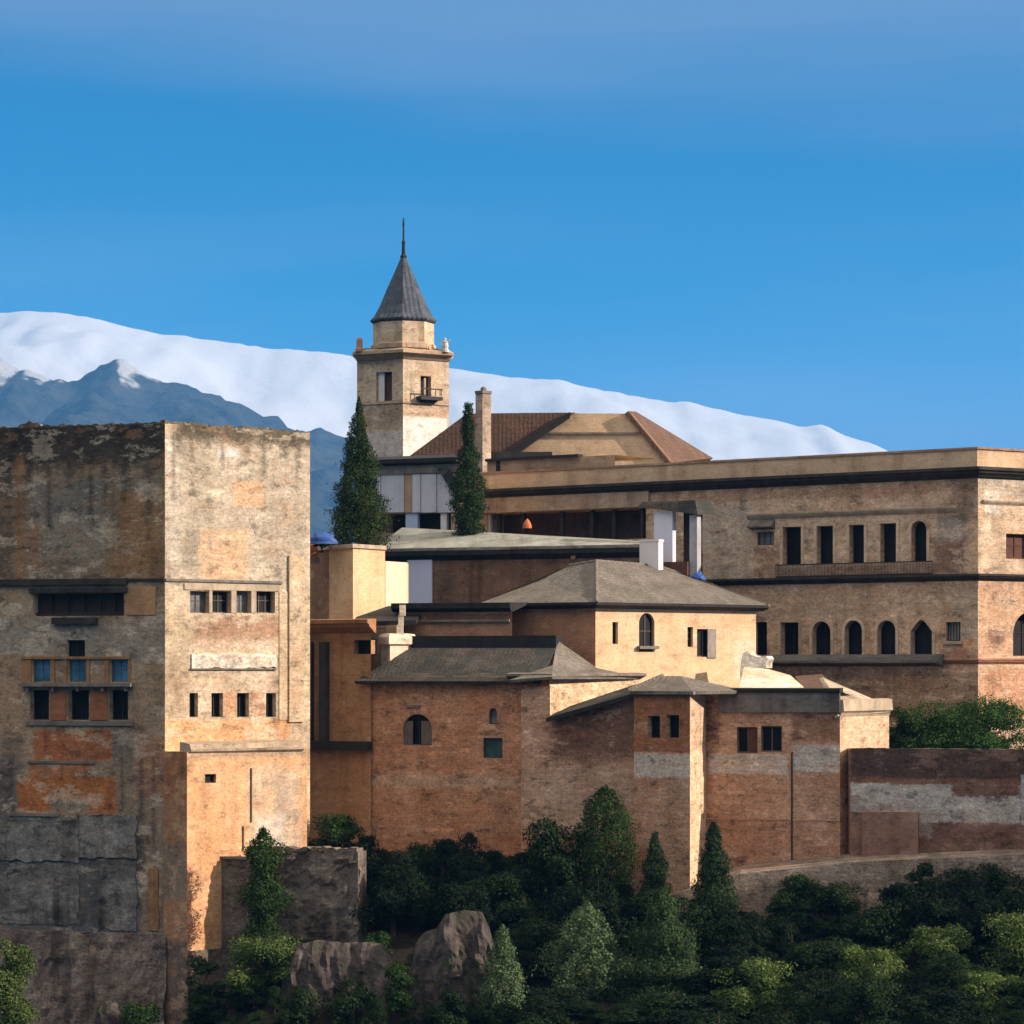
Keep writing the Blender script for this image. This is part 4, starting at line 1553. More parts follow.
# pale broken pier
BP = thing('pier', 'pale sunlit stub of a plastered pier in front of the dark roof ridge', 'pier', P3(402, 660, 203.6))
w = MB()
f5, f6 = Face(P2(381, 205.2), P2(390, 204), 1), Face(P2(390, 204), P2(414, 205.6), 2)
MP = masonry('pier_plaster', (.58, .48, .36), (.68, .58, .45), (.72, .64, .52), .2, .5, .5, seed=137)
for f in (f5, f6):
    wall(w, f, Z(672, 204), Z(640, 204))
w.poly([(*p, Z(640, 204)) for p in (f5.A, f5.B, f6.B, f5.A + Vector((1.5, 1.5)))])
w.build('block', MP, BP)
w = MB()
ledge(w, [f5.A, f5.B, f6.B], [(-.6, Z(633, 204)), (.05, Z(634, 204)), (.22, Z(637, 204)), (.22, Z(644, 204)), (.0, Z(646, 204)), (-.6, Z(646, 204))])
w.build('cap', MP, BP)
w = MB()
p = P3(402, 636, 204.9)
for i, (px, py, h, r) in enumerate(((400, 626, 12, 3.3), (401, 616, 11, 2.6), (402.5, 606, 11, 3.0))):
    c = P3(px, py, 204.9)
    kk = 205 / F
    w.box(c.x - r * kk, c.x + r * kk, c.y - r * kk, c.y + r * kk, c.z - h * kk * .9, c.z + h * kk * .1)
w.build('broken_shaft', MP, BP)

# ------------------------------------------------------------------ house with the grey hip roof
d0, d1, d2 = P2(486, 211.3), P2(595.5, 207), P2(756, 216.5)
fd1, fd2 = Face(d0, d1, 1), Face(d1, d2, 2)
D = thing('hip_roofed_house', 'brick house with a grey tiled hip roof and a sunlit right wall', 'house', (d1.x, d1.y, 32))
zd = Z(600.5, 207)
opd = [fd2.op(612.5, 618, 622, 644, depth=.3), fd2.op(639, 654.5, 613, 652, 'round', depth=.25), fd2.op(687.5, 693, 627, 647, depth=.25), fd2.op(697, 713, 629, 657, depth=.3)]
w = MB()
MD1 = masonry('house_brick', (.58, .40, .24), (.66, .48, .30), (.70, .54, .36), .3, .18, .35, [
    (fd1.rect(400, 596, 600, 720), (.36, .19, .11), .2, .1, .95),
    (fd1.rect(470, 596, 640, 690), (.30, .15, .09), .8, .4, .6),
    (fd2.rect(596, 757, 657, 700), (.70, .50, .31), .3, .2, .8),
    (fd2.rect(735, 757, 640, 680), (.72, .62, .50), .8, .3, .7),
], block=(.4, .14), seed=140)
wall(w, fd1, 31, zd)
wall(w, fd2, 31, zd, opd)
db = d2 + (d0 - d1)
w.poly([(*d2, 31), (*db, 31), (*db, zd), (*d2, zd)])
w.build('wall', MD1, D)
ov = .7
c0, c1, c2 = d0 + fd1.n * ov - fd1.d * .2, d1 + (fd1.n + fd2.n) / (1 + fd1.n.dot(fd2.n)) * ov, d2 + fd2.n * ov + fd2.d * .6
ze = zd - .12
a1, a2 = P3(596.5, 561, 213.2), P3(658, 566, 218.5)
w = MB()
v = lambda p: Vector((*p, ze))
bkL, bkR = Vector((*(c0 + Vector((2, 9))), ze)), Vector((*(c2 + Vector((-4, 9))), ze))
eL = P3(487, 603, 211.9)
w.slab([v(c0), v(c1), a1, P3(570, 565.5, 214.3), P3(540, 580, 213.6)], .22)
w.slab([v(c1), v(c2), P3(712, 585, 220.5), a2, a1], .22)
w.poly([a1, a2, bkR, bkL])
w.poly([a2, P3(712, 585, 220.5), v(c2), bkR])
w.poly([P3(566, 567, 214.5), a1, bkL, v(c0)])
w.build('roof', M_greyroof, D)
M_ridge = plain('ridge_tile', (.20, .175, .145), .9, .5, 3, 0, .2, .4)
w = MB()
for p, q_ in ((v(c1), a1), (a1, a2), (a2, P3(712, 585, 220.5)), (a1, P3(570, 565.5, 214.3)), (P3(712, 585, 220.5), v(c2))):
    nseg = max(2, int((q_ - p).length / .45))
    for i in range(nseg):
        e0, e1 = p.lerp(q_, i / nseg), p.lerp(q_, (i + 1.12) / nseg)
        w.tube(e0, e1, .10, .135, 6)
w.build('ridge_tiles', M_ridge, D)
w = MB()
ledge(w, [c0, c1, c2], [(-.12, ze - .02), (.03, ze - .02), (.03, ze - .2), (-.1, ze - .3), (-ov + .02, ze - .42)])
w.build('eave', M_lead, D)
w = MB()
pp = P3(682, 590, 216.2)
w.box(pp.x - .07, pp.x + .07, pp.y - .07, pp.y + .07, pp.z - 1.0, pp.z + .5)
w.build('vent_pipe', M_lead, D)
window(D, fd2, opd[0], M_brownwood, M_dark, mull=0, rail=0, fw=.04)
window(D, fd2, opd[1], M_greywood, M_dark, mull=1, rail=1, fw=.08)
window(D, fd2, opd[2], M_greywood, M_dark, mull=0, rail=2, fw=.05)
window(D, fd2, opd[3], M_greywood, M_dark, mull=1, rail=0, fw=.08)
w = MB()
fbox_px(w, fd2, 707, 715.5, 629, 658, 0.003, .09)
w.build('shutter', plain('grey_shutter', (.30, .26, .22), .8, .4, 2), D)
w = MB()
fbox_px(w, fd2, 637, 656, 646, 649, .02, .35)
w.build('window_sill', M_greystone, D)
# curled white wall end
w = MB()
cp = []
prof = [(740, 688), (740, 670), (741, 660), (743, 653), (747, 651), (751, 655), (757, 657), (766, 656), (768, 659), (766, 663), (766, 668), (760, 669), (756, 671), (756, 688)]
pf = [P3(px, py, 212.2) for px, py in prof]
pb = [p + Vector((.5, .7, 0)) for p in pf]
w.poly(pf[::-1])
w.poly(pb)
for i in range(len(pf)):
    j = (i + 1) % len(pf)
    w.poly([pf[i], pf[j], pb[j], pb[i]])
tag(w.build('scrolled_wall', M_oldwhite), 'white scrolled wall end at the right corner of the hip roofed house', 'wall')

# low plastered roof lying in the sun behind the tall brick house
LP = thing('plaster_outbuilding', 'low outbuilding with a sunlit white plastered roof and a brown roof slope', 'outbuilding', P3(770, 700, 205))
w = MB()
w.slab([P3(738, 692, 202), P3(806, 689, 204), P3(790, 675, 208), P3(768, 669, 209.5), P3(744, 667, 209)], .3)
w.build('roof', masonry('white_roof', (.58, .45, .32), (.70, .58, .44), (.76, .68, .56), .1, .3, .6, seed=150), LP)
w = MB()
w.slab([P3(806, 691, 203), P3(842, 692, 204), P3(822, 674, 210), P3(795, 676, 209)], .25)
w.build('roof', M_brownroof, LP)
w = MB()
fo = Face(P2(738, 202.3), P2(838, 204.3), 1)
wall(w, fo, 32, Z(692, 203))
w.build('wall', M_palestone, LP)

# ------------------------------------------------------------------ brick house with the mossy roof (centre)
b0, b1, b2 = P2(367, 203), P2(549.5, 198), P2(640, 206.5)
fb1, fb2 = Face(b0, b1, 1), Face(b1, b2, 2)
BH = thing('brick_house', 'tall orange brick house with a dark mossy roof and one arched shuttered window', 'house', (b1.x, b1.y, 24))
zB = Z(676, 198)
opb1 = [fb1.op(403, 432, 714, 745, 'round', depth=.35), fb1.op(489, 497, 708, 724, 'round', depth=.3), fb1.op(483, 502.5, 738, 758, depth=.25)]
MBH = masonry('orange_brick', (.48, .235, .125), (.57, .31, .175), (.63, .385, .24), .5, .3, .8, [
    (fb1.rect(367, 550, 680, 700), (.34, .17, .085), .8, .4, .6),
    (fb1.rect(367, 522, 775, 788), (.50, .36, .25), .7, .25, .7),
    (fb1.rect(420, 520, 700, 770), (.44, .21, .12), 1.0, .6, .5),
    (fb1.rect(367, 640, 835, 880), (.42, .19, .10), 1.0, .5, .6),
    (fb2.rect(549, 642, 660, 730), (.68, .50, .33), .2, .1, .95),
], block=(.6, .2), seed=160)
w = MB()
wall(w, fb1, 22, zB, opb1)
wall(w, fb2, 22, zB)
bb = b2 + (b0 - b1)
w.poly([(*b2, 22), (*bb, 22), (*bb, zB), (*b2, zB)])
w.build('wall', MBH, BH)
w = MB()
e0, e1 = b0 + fb1.n * .7 - fb1.d * .6, b1 + fb1.n * .7 - fb1.d * .4
zE0, zE1 = Z(681, 202.4), Z(678, 198)
r0, r1 = P3(411, 648, 205), P3(556, 648, 203)
w.slab([Vector((*e0, zE0)), Vector((*e1, zE0)), r1, r0], .25)
w.poly([P3(367, 681, 203.5), r0, r0 + Vector((1, 8, 0)), P3(372, 681, 212)])
w.build('roof', M_mossroof, BH)
w = MB()
x0, x1 = P3(411, 648, 205.2), P3(556, 648, 203.2)
hh_ = Vector((0, 0, .82))
bk_ = Vector((.5, 3, 0))
w.hexa([x0, x1, x1 + bk_, x0 + bk_, x0 + hh_, x1 + hh_ + Vector((0, 0, .03)), x1 + bk_ + hh_, x0 + bk_ + hh_])
w.build('ridge_wall', M_lead, BH)
# gable slope on the right
w = MB()
w.slab([P3(509, 680, 197.2), P3(552, 676.5, 196.9), P3(637, 676.5, 205.8), P3(597, 668, 206.5), P3(557, 640, 204.6), P3(553, 665, 200)], .18)
w.build('roof', M_greyroof, BH)
w = MB()
ledge(w, [fb1.pt(fb1.s(509), 0).xy, b1, b2], [(-.1, zB + .22), (.55, zB + .15), (.55, zB + .0), (0, zB - .25)])
w.build('eave', M_greystone, BH)
ww = window(BH, fb1, opb1[0], M_wood, M_dark, mull=1, rail=0, fw=.08)
for a, b in ((403.5, 412), (420.5, 431.5)):
    w = MB()
    fbox_px(w, fb1, a, b, 721, 744.5, -.2, -.12)
    w.build('shutter', M_greywood, BH)
window(BH, fb1, opb1[1], M_wood, M_pale, mull=0, rail=0, fw=.05)
window(BH, fb1, opb1[2], M_wood, glass('green_pane', (.035, .075, .065), .35, .3), mull=0, rail=0, fw=.05)
w = MB()
ledge(w, [fb1.pt(fb1.s(407), 0).xy, fb1.pt(fb1.s(421), 0).xy], box_prof(fb1.z(705, 414), fb1.z(707.5, 414), .2))
w.build('hood_mould', M_greystone, BH)

# stained lean-to wing between the two brick houses
s0_, s1_ = P2(521, 198.2), P2(640, 194.6)
fs = Face(s0_, s1_, 1)
SW = thing('lean_to_wing', 'stained brick wing under a slanting dark shed roof between the two brick houses', 'building', (s0_.x, s0_.y, 24))
MS = masonry('stained_brick', (.44, .26, .17), (.53, .335, .225), (.59, .40, .285), .55, .35, .8, [
    (fs.rect(550, 642, 705, 760), (.13, .07, .05), 2.0, 1.2, .8),
    (fs.rect(521, 632, 768, 800), (.52, .38, .28), 1.2, .4, .6),
    (fs.rect(540, 630, 790, 830), (.48, .36, .28), 1.6, .6, .5),
    (fs.rect(521, 642, 835, 880), (.44, .19, .10), .9, .4, .7),
], block=(.6, .2), seed=170)
w = MB()
za_, zb_, zc_ = fs.z(698, 530), fs.z(716, 553), fs.z(692, 638)
sA_, sB_ = fs.s(550), fs.len
z00 = 22
# left part rises to the brick house wall, right part follows the shed roof
w.poly([fs.pt(0, z00), fs.pt(sA_, z00), fs.pt(sA_, zb_), fs.pt(0, zb_)], 0, [fs.uv(0, z00), fs.uv(sA_, z00), fs.uv(sA_, zb_), fs.uv(0, zb_)])
w.poly([fs.pt(0, zb_), fs.pt(sA_, zb_), fs.pt(sA_, zb_ + 2.0), fs.pt(0, zb_ + 1.7)], 0, [fs.uv(0, zb_), fs.uv(sA_, zb_), fs.uv(sA_, zb_ + 2.), fs.uv(0, zb_ + 1.7)])
w.poly([fs.pt(sA_, z00), fs.pt(sB_, z00), fs.pt(sB_, zc_), fs.pt(sA_, zb_)], 0, [fs.uv(sA_, z00), fs.uv(sB_, z00), fs.uv(sB_, zc_), fs.uv(sA_, zb_)])
w.poly([fs.pt(0, z00), fs.pt(0, zb_ + 1.7), fs.pt(0, zb_ + 1.7, -2), fs.pt(0, z00, -2)])
w.build('wall', MS, SW)
w = MB()
w.slab([fs.pt(sA_ + .05, zb_ - .1, .6), fs.pt(sB_ - .1, zc_ - .05, .6), P3(637, 684, 198), P3(612, 692, 200.5), P3(570, 706, 198.6)], .16)
w.build('roof', M_mossroof, SW)
w = MB()
a, b = fs.pt(sA_, zb_ - .12, .62), fs.pt(sB_ - .1, zc_ - .07, .62)
ox, oz = Vector((fs.n.x, fs.n.y, 0)) * .08, Vector((0, 0, -.28))
w.hexa([a + oz, b + oz, b + oz - ox, a + oz - ox, a, b, b - ox, a - ox])
w.build('fascia', M_lead, SW)

# ------------------------------------------------------------------ tall brick house with the white band (right of centre)
c0_, c1_, c2_ = P2(634, 193.6), P2(690, 190.6), P2(706, 195.2)
c3_, c4_ = P2(840, 192.9), P2(889, 198.5)
q1, q2, q3, q4 = Face(c0_, c1_, 1), Face(c1_, c2_, 2), Face(c2_ + Vector((-.1, .0)), c3_, 3), Face(c3_, c4_, 4)
TH = thing('banded_brick_house', 'tall brick house with a whitewashed band and a sunlit corner strip', 'house', (c1_.x, c1_.y, 23))
op1 = [q1.op(647.5, 660, 716, 738, depth=.5), q1.op(666, 679, 715, 738, depth=.5)]
op3 = [q3.op(737, 757.5, 727, 753, depth=.3), q3.op(761, 782, 726, 752, depth=.3)]
wht = (.58, .54, .49)
MTH = masonry('brown_brick', (.42, .245, .155), (.50, .31, .205), (.56, .37, .26), .5, .25, .8, [
    (q1.rect(630, 691, 680, 752), (.30, .125, .06), .2, .1, .9),
    (q1.rect(630, 692, 754, 777), wht, .5, .12, .95),
    (q2.rect(689, 708, 680, 900), (.66, .49, .33), .2, .1, .95),
    (q2.rect(689, 708, 690, 750), (.50, .36, .24), .9, .3, .5),
    (q3.rect(704, 712, 700, 875), (.42, .21, .11), .5, .2, .7),
    (q3.rect(704, 792, 735, 752), (.42, .25, .17), .4, .2, .5),
    (q3.rect(709, 788, 754, 774), wht, .6, .15, .9),
    (q3.rect(792, 841, 745, 771), (.54, .52, .50), .6, .15, .9),
    (q3.rect(790, 841, 715, 742), (.22, .115, .075), .8, .4, .7),
    (q3.rect(704, 720, 712, 740), (.16, .09, .06), 1.0, .4, .7),
    (q3.rect(704, 841, 820, 880), (.38, .20, .125), .6, .3, .5),
    (q4.rect(839, 892, 680, 760), (.68, .47, .31), .4, .2, .95),
], block=(.6, .2), seed=180)
zC = Z(692, 191)
w = MB()
wall(w, q1, 21, zC, op1)
wall(w, q2, 21, zC)
wall(w, q3, 21, zC, op3)
wall(w, q4, 21, Z(714, 193))
w.poly([(*c0_, 21), (*c0_, zC), (*(c0_ + Vector((1, 6))), zC), (*(c0_ + Vector((1, 6))), 21)])
w.poly([(*p, zC) for p in (c0_, c1_, c2_, c3_, c3_ + Vector((2, 6)), c0_ + Vector((1, 8)))])
w.build('wall', MTH, TH)
for o in op1:
    window(TH, q1, o, M_wood, M_dark, mull=0, rail=0, fw=.05)
for i, o in enumerate(op3):
    window(TH, q3, o, M_greywood, M_dark, mull=1, rail=0, fw=.09)
w = MB()
o = op3[0]
fbox(w, q3, (o['s0'] + o['s1']) / 2 + .02, o['s1'] - .08, o['z0'] + .06, o['z1'] - .06, -.24, -.19)
w.build('shutter', M_brownwood, TH)
w = MB()
fbox(w, q3, q3.s(719), q3.len + .02, q3.z(712, 780), q3.z(691, 780), .003, .25)
w.build('parapet', masonry('grey_parapet', (.13, .125, .12), (.18, .17, .16), (.23, .21, .19), .1, .6, .5, seed=182), TH)
w = MB()
ledge(w, [q3.pt(q3.s(708), 0).xy, q3.B + q3.d * .05], [(-1, zC + .25), (.45, zC + .2), (.45, zC + .02), (.2, zC - .06), (-1, zC - .06)])
w.build('coping', M_lead, TH)
w = MB()
zR = zC + .05
pk = P3(672, 674.5, 195)
k0, k1, k2, k3 = [Vector((*p, zR)) for p in (c0_ + Vector((-.3, -.3)), c1_ + Vector((.1, -.5)), c2_ + Vector((2.6, -.2)), c0_ + Vector((1, 6)))]
pk1, pk2 = P3(664, 676, 195), P3(681, 676, 195)
w.slab([k0, k1, pk2, pk1], .2)
w.slab([k1, k2, pk2], .2)
w.slab([k0, pk1, k3][::-1], .2)
w.poly([pk1, pk2, k2, k3])
w.build('roof', M_greyroof, TH)
w = MB()
ledge(w, [c0_, c1_, c2_], [(-.1, zR), (.35, zR), (.35, zR - .2), (.0, zR - .3)])
w.build('eave', M_greystone, TH)
w = MB()
x = q3.pt(q3.s(792), 24, .05)
w.tube(x, q3.pt(q3.s(792), q3.z(752, 792), .05), .05)
w.build('drainpipe', M_wood, TH)
w = MB()
fbox(w, q3, 0, q3.len, q3.z(820, 770), q3.z(818.8, 770), 0.0, .04)
w.build('string_course', MTH, TH)
w = MB()
w.slab([P3(838, 716, 192.7), P3(891, 712, 198.3), P3(873, 699, 203), P3(822, 677, 203), P3(838, 700, 194)], .25)
w.build('roof', masonry('old_pale_tiles', (.34, .28, .21), (.46, .39, .30), (.54, .48, .38), .3, .4, .6, seed=185), TH)
w = MB()
ledge(w, [c3_, c4_], [(-.1, Z(699, 193)), (.22, Z(700, 193)), (.3, Z(711, 193)), (.12, Z(713, 193)), (.0, Z(717, 193))])
w.build('cornice', M_palestone, TH)

# ------------------------------------------------------------------ retaining wall with a white band (right edge)
r0_, r1_ = P2(850, 192.0), P2(1130, 186.6)
fr0, fr1 = Face(P2(846, 194.9), r0_, 1), Face(r0_, r1_, 2)
RW = thing('retaining_wall', 'long dark brick retaining wall with a ragged white band at the right edge', 'wall', (r0_.x, r0_.y, 25))
zr_ = Z(749, 192.0)
MR = masonry('dark_brick', (.17, .095, .07), (.235, .135, .10), (.30, .18, .135), .45, .35, .8, [
    (fr1.rect(850, 1130, 745, 782), (.085, .058, .05), .6, .3, .9),
    (fr1.rect(850, 1130, 779, 783), (.26, .13, .08), .5, .15, .7),
    (fr1.rect(850, 1020, 784, 822), (.52, .50, .47), .5, .12, .95),
    (fr1.rect(952, 1019, 784, 797), (.19, .10, .075), .8, .15, .95),
    (fr1.rect(850, 892, 812, 826), (.24, .145, .115), .5, .12, .95),
    (fr1.rect(878, 893, 803, 811), (.26, .20, .16), .5, .2, .8),
    (fr1.rect(1021, 1027, 775, 825), (.45, .46, .48), .1, .08, .9),
    (fr1.rect(918, 930, 822, 836), (.42, .36, .33), 1.2, .3, .6),
], block=(.6, .22), seed=200)
w = MB()
wall(w, fr0, 22, zr_)
wall(w, fr1, 22, zr_)
w.poly([(*fr0.A, zr_), (*r0_, zr_), (*r1_, zr_), (*(r1_ + Vector((1, 3))), zr_)])
w.build('wall', MR, RW)
w = MB()
crest(w, fr1, 0, fr1.len, zr_, .16, .6, .3, 14)
w.build('coping', M_darkstone, RW)
w = MB()
FRb = Face(P2(862, 191.2), P2(918, 190.2), 2)
fbox(w, FRb, 0, FRb.len, 22, FRb.z(812, 885), -1.4, 0)
w.build('pier', masonry('pier_brick', (.22, .125, .095), (.27, .16, .12), (.32, .20, .155), .4, .3, .45, seed=202), RW)
# low stone bank along the foot of the walls
w = MB()
fbk = [P2(640, 190.0), P2(740, 189.6), P2(850, 188.6), P2(1130, 184.0)]
tops = [905, 874, 862, 850]
for i in range(3):
    a, b = fbk[i], fbk[i + 1]
    n = 14
    for j in range(n):
        A0, B0 = a.lerp(b, j / n), a.lerp(b, (j + 1) / n)
        za = Z(tops[i] + (tops[i + 1] - tops[i]) * j / n, A0.y) + .12 * mnoise.noise(Vector((i * 20 + j, 0, 0)))
        zb = Z(tops[i] + (tops[i + 1] - tops[i]) * (j + 1) / n, B0.y) + .12 * mnoise.noise(Vector((i * 20 + j + 1, 0, 0)))
        w.poly([(A0.x, A0.y - .5, za - 4.5), (B0.x, B0.y - .5, zb - 4.5), (B0.x, B0.y, zb), (A0.x, A0.y, za)])
        w.poly([(A0.x, A0.y, za), (B0.x, B0.y, zb), (B0.x + .5, B0.y + 4.5, zb + .25), (A0.x + .5, A0.y + 4.5, za + .25)])
tag(w.build('stone_bank', masonry('bank_stone', (.22, .175, .14), (.30, .245, .20), (.38, .31, .25), .4, .5, .95, seed=205, bump=.9)),
    'pale stone bank running along the foot of the brick walls on the right', 'stone bank')

# ------------------------------------------------------------------ ruins and rocks (lower left)
M_ruin = masonry('ruin_stone', (.105, .088, .074), (.165, .14, .118), (.225, .195, .165), .3, .7, .9, block=(.6, .28), seed=210, bump=.8)
f7 = Face(P2(246, 189.5), P2(358, 187.4), 1)
RU = thing('ruined_wall', 'square ruined grey wall stump standing right of the orange block', 'ruin', (f7.A.x, f7.A.y, 20))
w = MB()
zt7 = Z(851, 188.3)
wall(w, f7, 17, zt7)
w.poly([f7.pt(f7.len, 17), f7.pt(f7.len, 17, -1.6), f7.pt(f7.len, zt7, -1.6), f7.pt(f7.len, zt7)])
w.poly([f7.pt(0, zt7), f7.pt(f7.len, zt7), f7.pt(f7.len, zt7, -1.6), f7.pt(0, zt7, -1.6)])
w.poly([f7.pt(0, 17, -1.6), f7.pt(0, 17), f7.pt(0, zt7), f7.pt(0, zt7, -1.6)])
w.build('wall', M_ruin, RU)
w = MB()
rough_panel(w, f7, 246.5, 357.5, 850, 1000, .06, .30, 50, .3, .25)
w.build('facing', M_ruin, RU)
w = MB()
crest(w, f7, 0.05, f7.len - .1, zt7, .42, 1.3, .22, 30)
w.build('broken_top', M_ruin, RU)
f8 = Face(P2(216.5, 190.2), P2(247, 189.6), 1)
LW = thing('low_wall', 'low grey wall with a pale capping beside the orange block', 'wall', (f8.A.x, f8.A.y, 20))
w = MB()
zt8 = Z(859, 190)
fbox(w, f8, 0, f8.len, 17, zt8, -.35, 0)
w.build('wall', M_ruin, LW)
w = MB()
fbox(w, f8, -.02, f8.len, zt8 + .003, zt8 + .16, -.4, .1)
w.build('capping', M_greystone, LW)


M_rock = rockmat('weathered_rock', (.050, .042, .038), (.080, .068, .063), (.115, .10, .092), .45, (.022, .034, .012))


def outcrop(label, Y, prof, zb, seed, lean=.22, thick=3.0):
    px = [p for p, _ in prof]
    py = [q for _, q in prof]
    x0, x1 = X(px[0], Y), X(px[-1], Y)
    nx, nz = max(10, int((x1 - x0) / .22)), 36
    w = MB()
    G_ = []
    for i in range(nx + 1):
        u = i / nx
        x = x0 + (x1 - x0) * u
        zt_ = Z(np.interp(x / Y * F + 512, px, py), Y)
        row = []
        edge = min(1, min(u, 1 - u) * 7)
        for j in range(nz + 1):
            vv = j / nz
            z = zt_ - (zt_ - zb) * vv
            dz = vv * (zt_ - zb)
            n_ = .8 * mnoise.fractal(Vector((x * .9, z * .22, seed)), .8, 2.1, 6) + .5 * mnoise.fractal(Vector((x * 2.2, z * .8, seed + 9)), .8, 2.1, 4)
            y = Y - lean * dz * edge - .55 * n_ + (1 - edge) * 1.4 + .8 * max(0, .12 - vv) / .12
            row.append(Vector((x + .25 * mnoise.noise(Vector((x, z * .8, seed + 3))) + (u - .5) * .14 * dz, y, z)))
        G_.append(row)
    for i in range(nx):
        for j in range(nz):
            w.poly([G_[i][j], G_[i][j + 1], G_[i + 1][j + 1], G_[i + 1][j]])
        a, b = G_[i][0], G_[i + 1][0]
        w.poly([a, b, b + Vector((0, thick, -.8)), a + Vector((0, thick, -.8))])
    for i in (0, nx):
        for j in range(nz):
            a, b = G_[i][j], G_[i][j + 1]
            w.poly([a, b, b + Vector((0, thick, 0)), a + Vector((0, thick, -.8 if j == 0 else 0))])
    c = P3((px[0] + px[-1]) / 2, 1000, Y)
    o = w.build('rock', M_rock, None, smooth=False)
    return tag(o, label, 'rock')


outcrop('broad streaked rock face below the ruined wall stump', 179.0, [(276, 1005), (282, 965), (296, 946), (318, 941), (345, 944), (368, 943), (384, 946), (392, 962), (402, 988), (414, 1024)], 16.5, 2.0)
outcrop('pale humped rock between the bushes right of the ruin', 178.0, [(400, 1024), (408, 985), (414, 946), (424, 933), (438, 929), (444, 915), (462, 911), (482, 913), (490, 930), (498, 975), (508, 1024)], 16.0, 7.0)
outcrop('small flat rock in the dark undergrowth at the foot of the tower', 180, [(92, 1016), (98, 1003), (118, 1004), (128, 1020)], 15, 12.0)

# ------------------------------------------------------------------ trees and shrubs
F_dark = foliage('dark_needles', (.010, .022, .010), (.020, .040, .016), (.040, .070, .024))
F_cyp = foliage('cypress_needles', (.010, .020, .008), (.022, .040, .014), (.055, .085, .024))
F_mid = foliage('mid_leaves', (.009, .022, .007), (.022, .048, .013), (.055, .095, .025))
F_pale = foliage('pale_needles', (.040, .066, .032), (.080, .125, .058), (.14, .19, .085))
F_olive = foliage('olive_leaves', (.032, .060, .016), (.080, .128, .034), (.165, .215, .058))
F_olive2 = foliage('dull_olive_leaves', (.028, .052, .015), (.065, .105, .03), (.14, .185, .055))
F_sunny = foliage('sunny_leaves', (.010, .030, .008), (.030, .075, .016), (.07, .14, .03))
F_pale2 = foliage('grey_green_needles', (.016, .032, .014), (.035, .065, .026), (.075, .115, .045))
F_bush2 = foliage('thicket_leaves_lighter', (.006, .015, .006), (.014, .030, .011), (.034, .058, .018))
F_bush = foliage('thicket_leaves', (.004, .009, .005), (.008, .017, .008), (.018, .032, .012))  # near-black greens put the slope's shade into the leaf colour
M_bark = rockmat('bark', (.04, .028, .02), (.07, .05, .035), (.10, .07, .05), 2.0)


def leaf_mesh(name, C, Nn, size, mat):
    """leaf-sized bent quads at points C, facing Nn"""
    n = len(C)
    Nn = Nn / np.linalg.norm(Nn, axis=1, keepdims=True)
    r = RNG.normal(size=(n, 3))
    T_ = np.cross(Nn, r)
    T_ /= np.linalg.norm(T_, axis=1, keepdims=True) + 1e-9
    B_ = np.cross(Nn, T_)
    s = size[:, None]
    V = np.stack([C - T_ * s, C - B_ * s * .5 - Nn * s * .15, C + T_ * s, C + B_ * s * .5 - Nn * s * .15], 1).reshape(-1, 3)
    me = bpy.data.meshes.new(name)
    me.vertices.add(4 * n)
    me.vertices.foreach_set('co', V.ravel().astype(np.float32))
    me.loops.add(4 * n)
    me.loops.foreach_set('vertex_index', np.arange(4 * n, dtype=np.int32))
    me.polygons.add(n)
    me.polygons.foreach_set('loop_start', np.arange(0, 4 * n, 4, dtype=np.int32))
    me.polygons.foreach_set('loop_total', np.full(n, 4, dtype=np.int32))
    me.materials.append(mat)
    me.update(calc_edges=True)
    return me


def fnoise(P, sc, seed):
    return np.array([mnoise.noise(Vector((p[0] * sc, p[1] * sc, p[2] * sc + seed))) for p in P])


def conical(h, r, n, leaf, prof, seed, lump=.35):
    """column or cone of foliage; prof(t) gives the radius share at height share t"""
    t = RNG.random(int(n * 2.2))
    keep = RNG.random(len(t)) < np.array([prof(x) for x in t]) * .9 + .06
    t = t[keep][:n]
    m = len(t)
    a = RNG.random(m) * 2 * np.pi
    q_ = np.array([prof(x) for x in t])
    P0 = np.stack([np.cos(a) * r * q_, np.sin(a) * r * q_, t * h], 1)
    lum = 1 + lump * fnoise(P0, 1.1 / r * 1.6, seed) + lump * .8 * fnoise(P0, 3.6 / r, seed + 5) + lump * .6 * fnoise(P0, 8.5 / r, seed + 11)
    rad = r * q_ * (0.40 + .60 * RNG.random(m) ** .5) * lum * np.where(RNG.random(m) > .93, 1.18, 1.0)
    C = np.stack([np.cos(a) * rad, np.sin(a) * rad, t * h + RNG.normal(size=m) * leaf], 1)
    N_ = np.stack([np.cos(a), np.sin(a), np.full(m, .35)], 1) + RNG.normal(size=(m, 3)) * .55
    return C, N_, leaf * (.45 + 1.1 * RNG.random(m) ** 1.5)


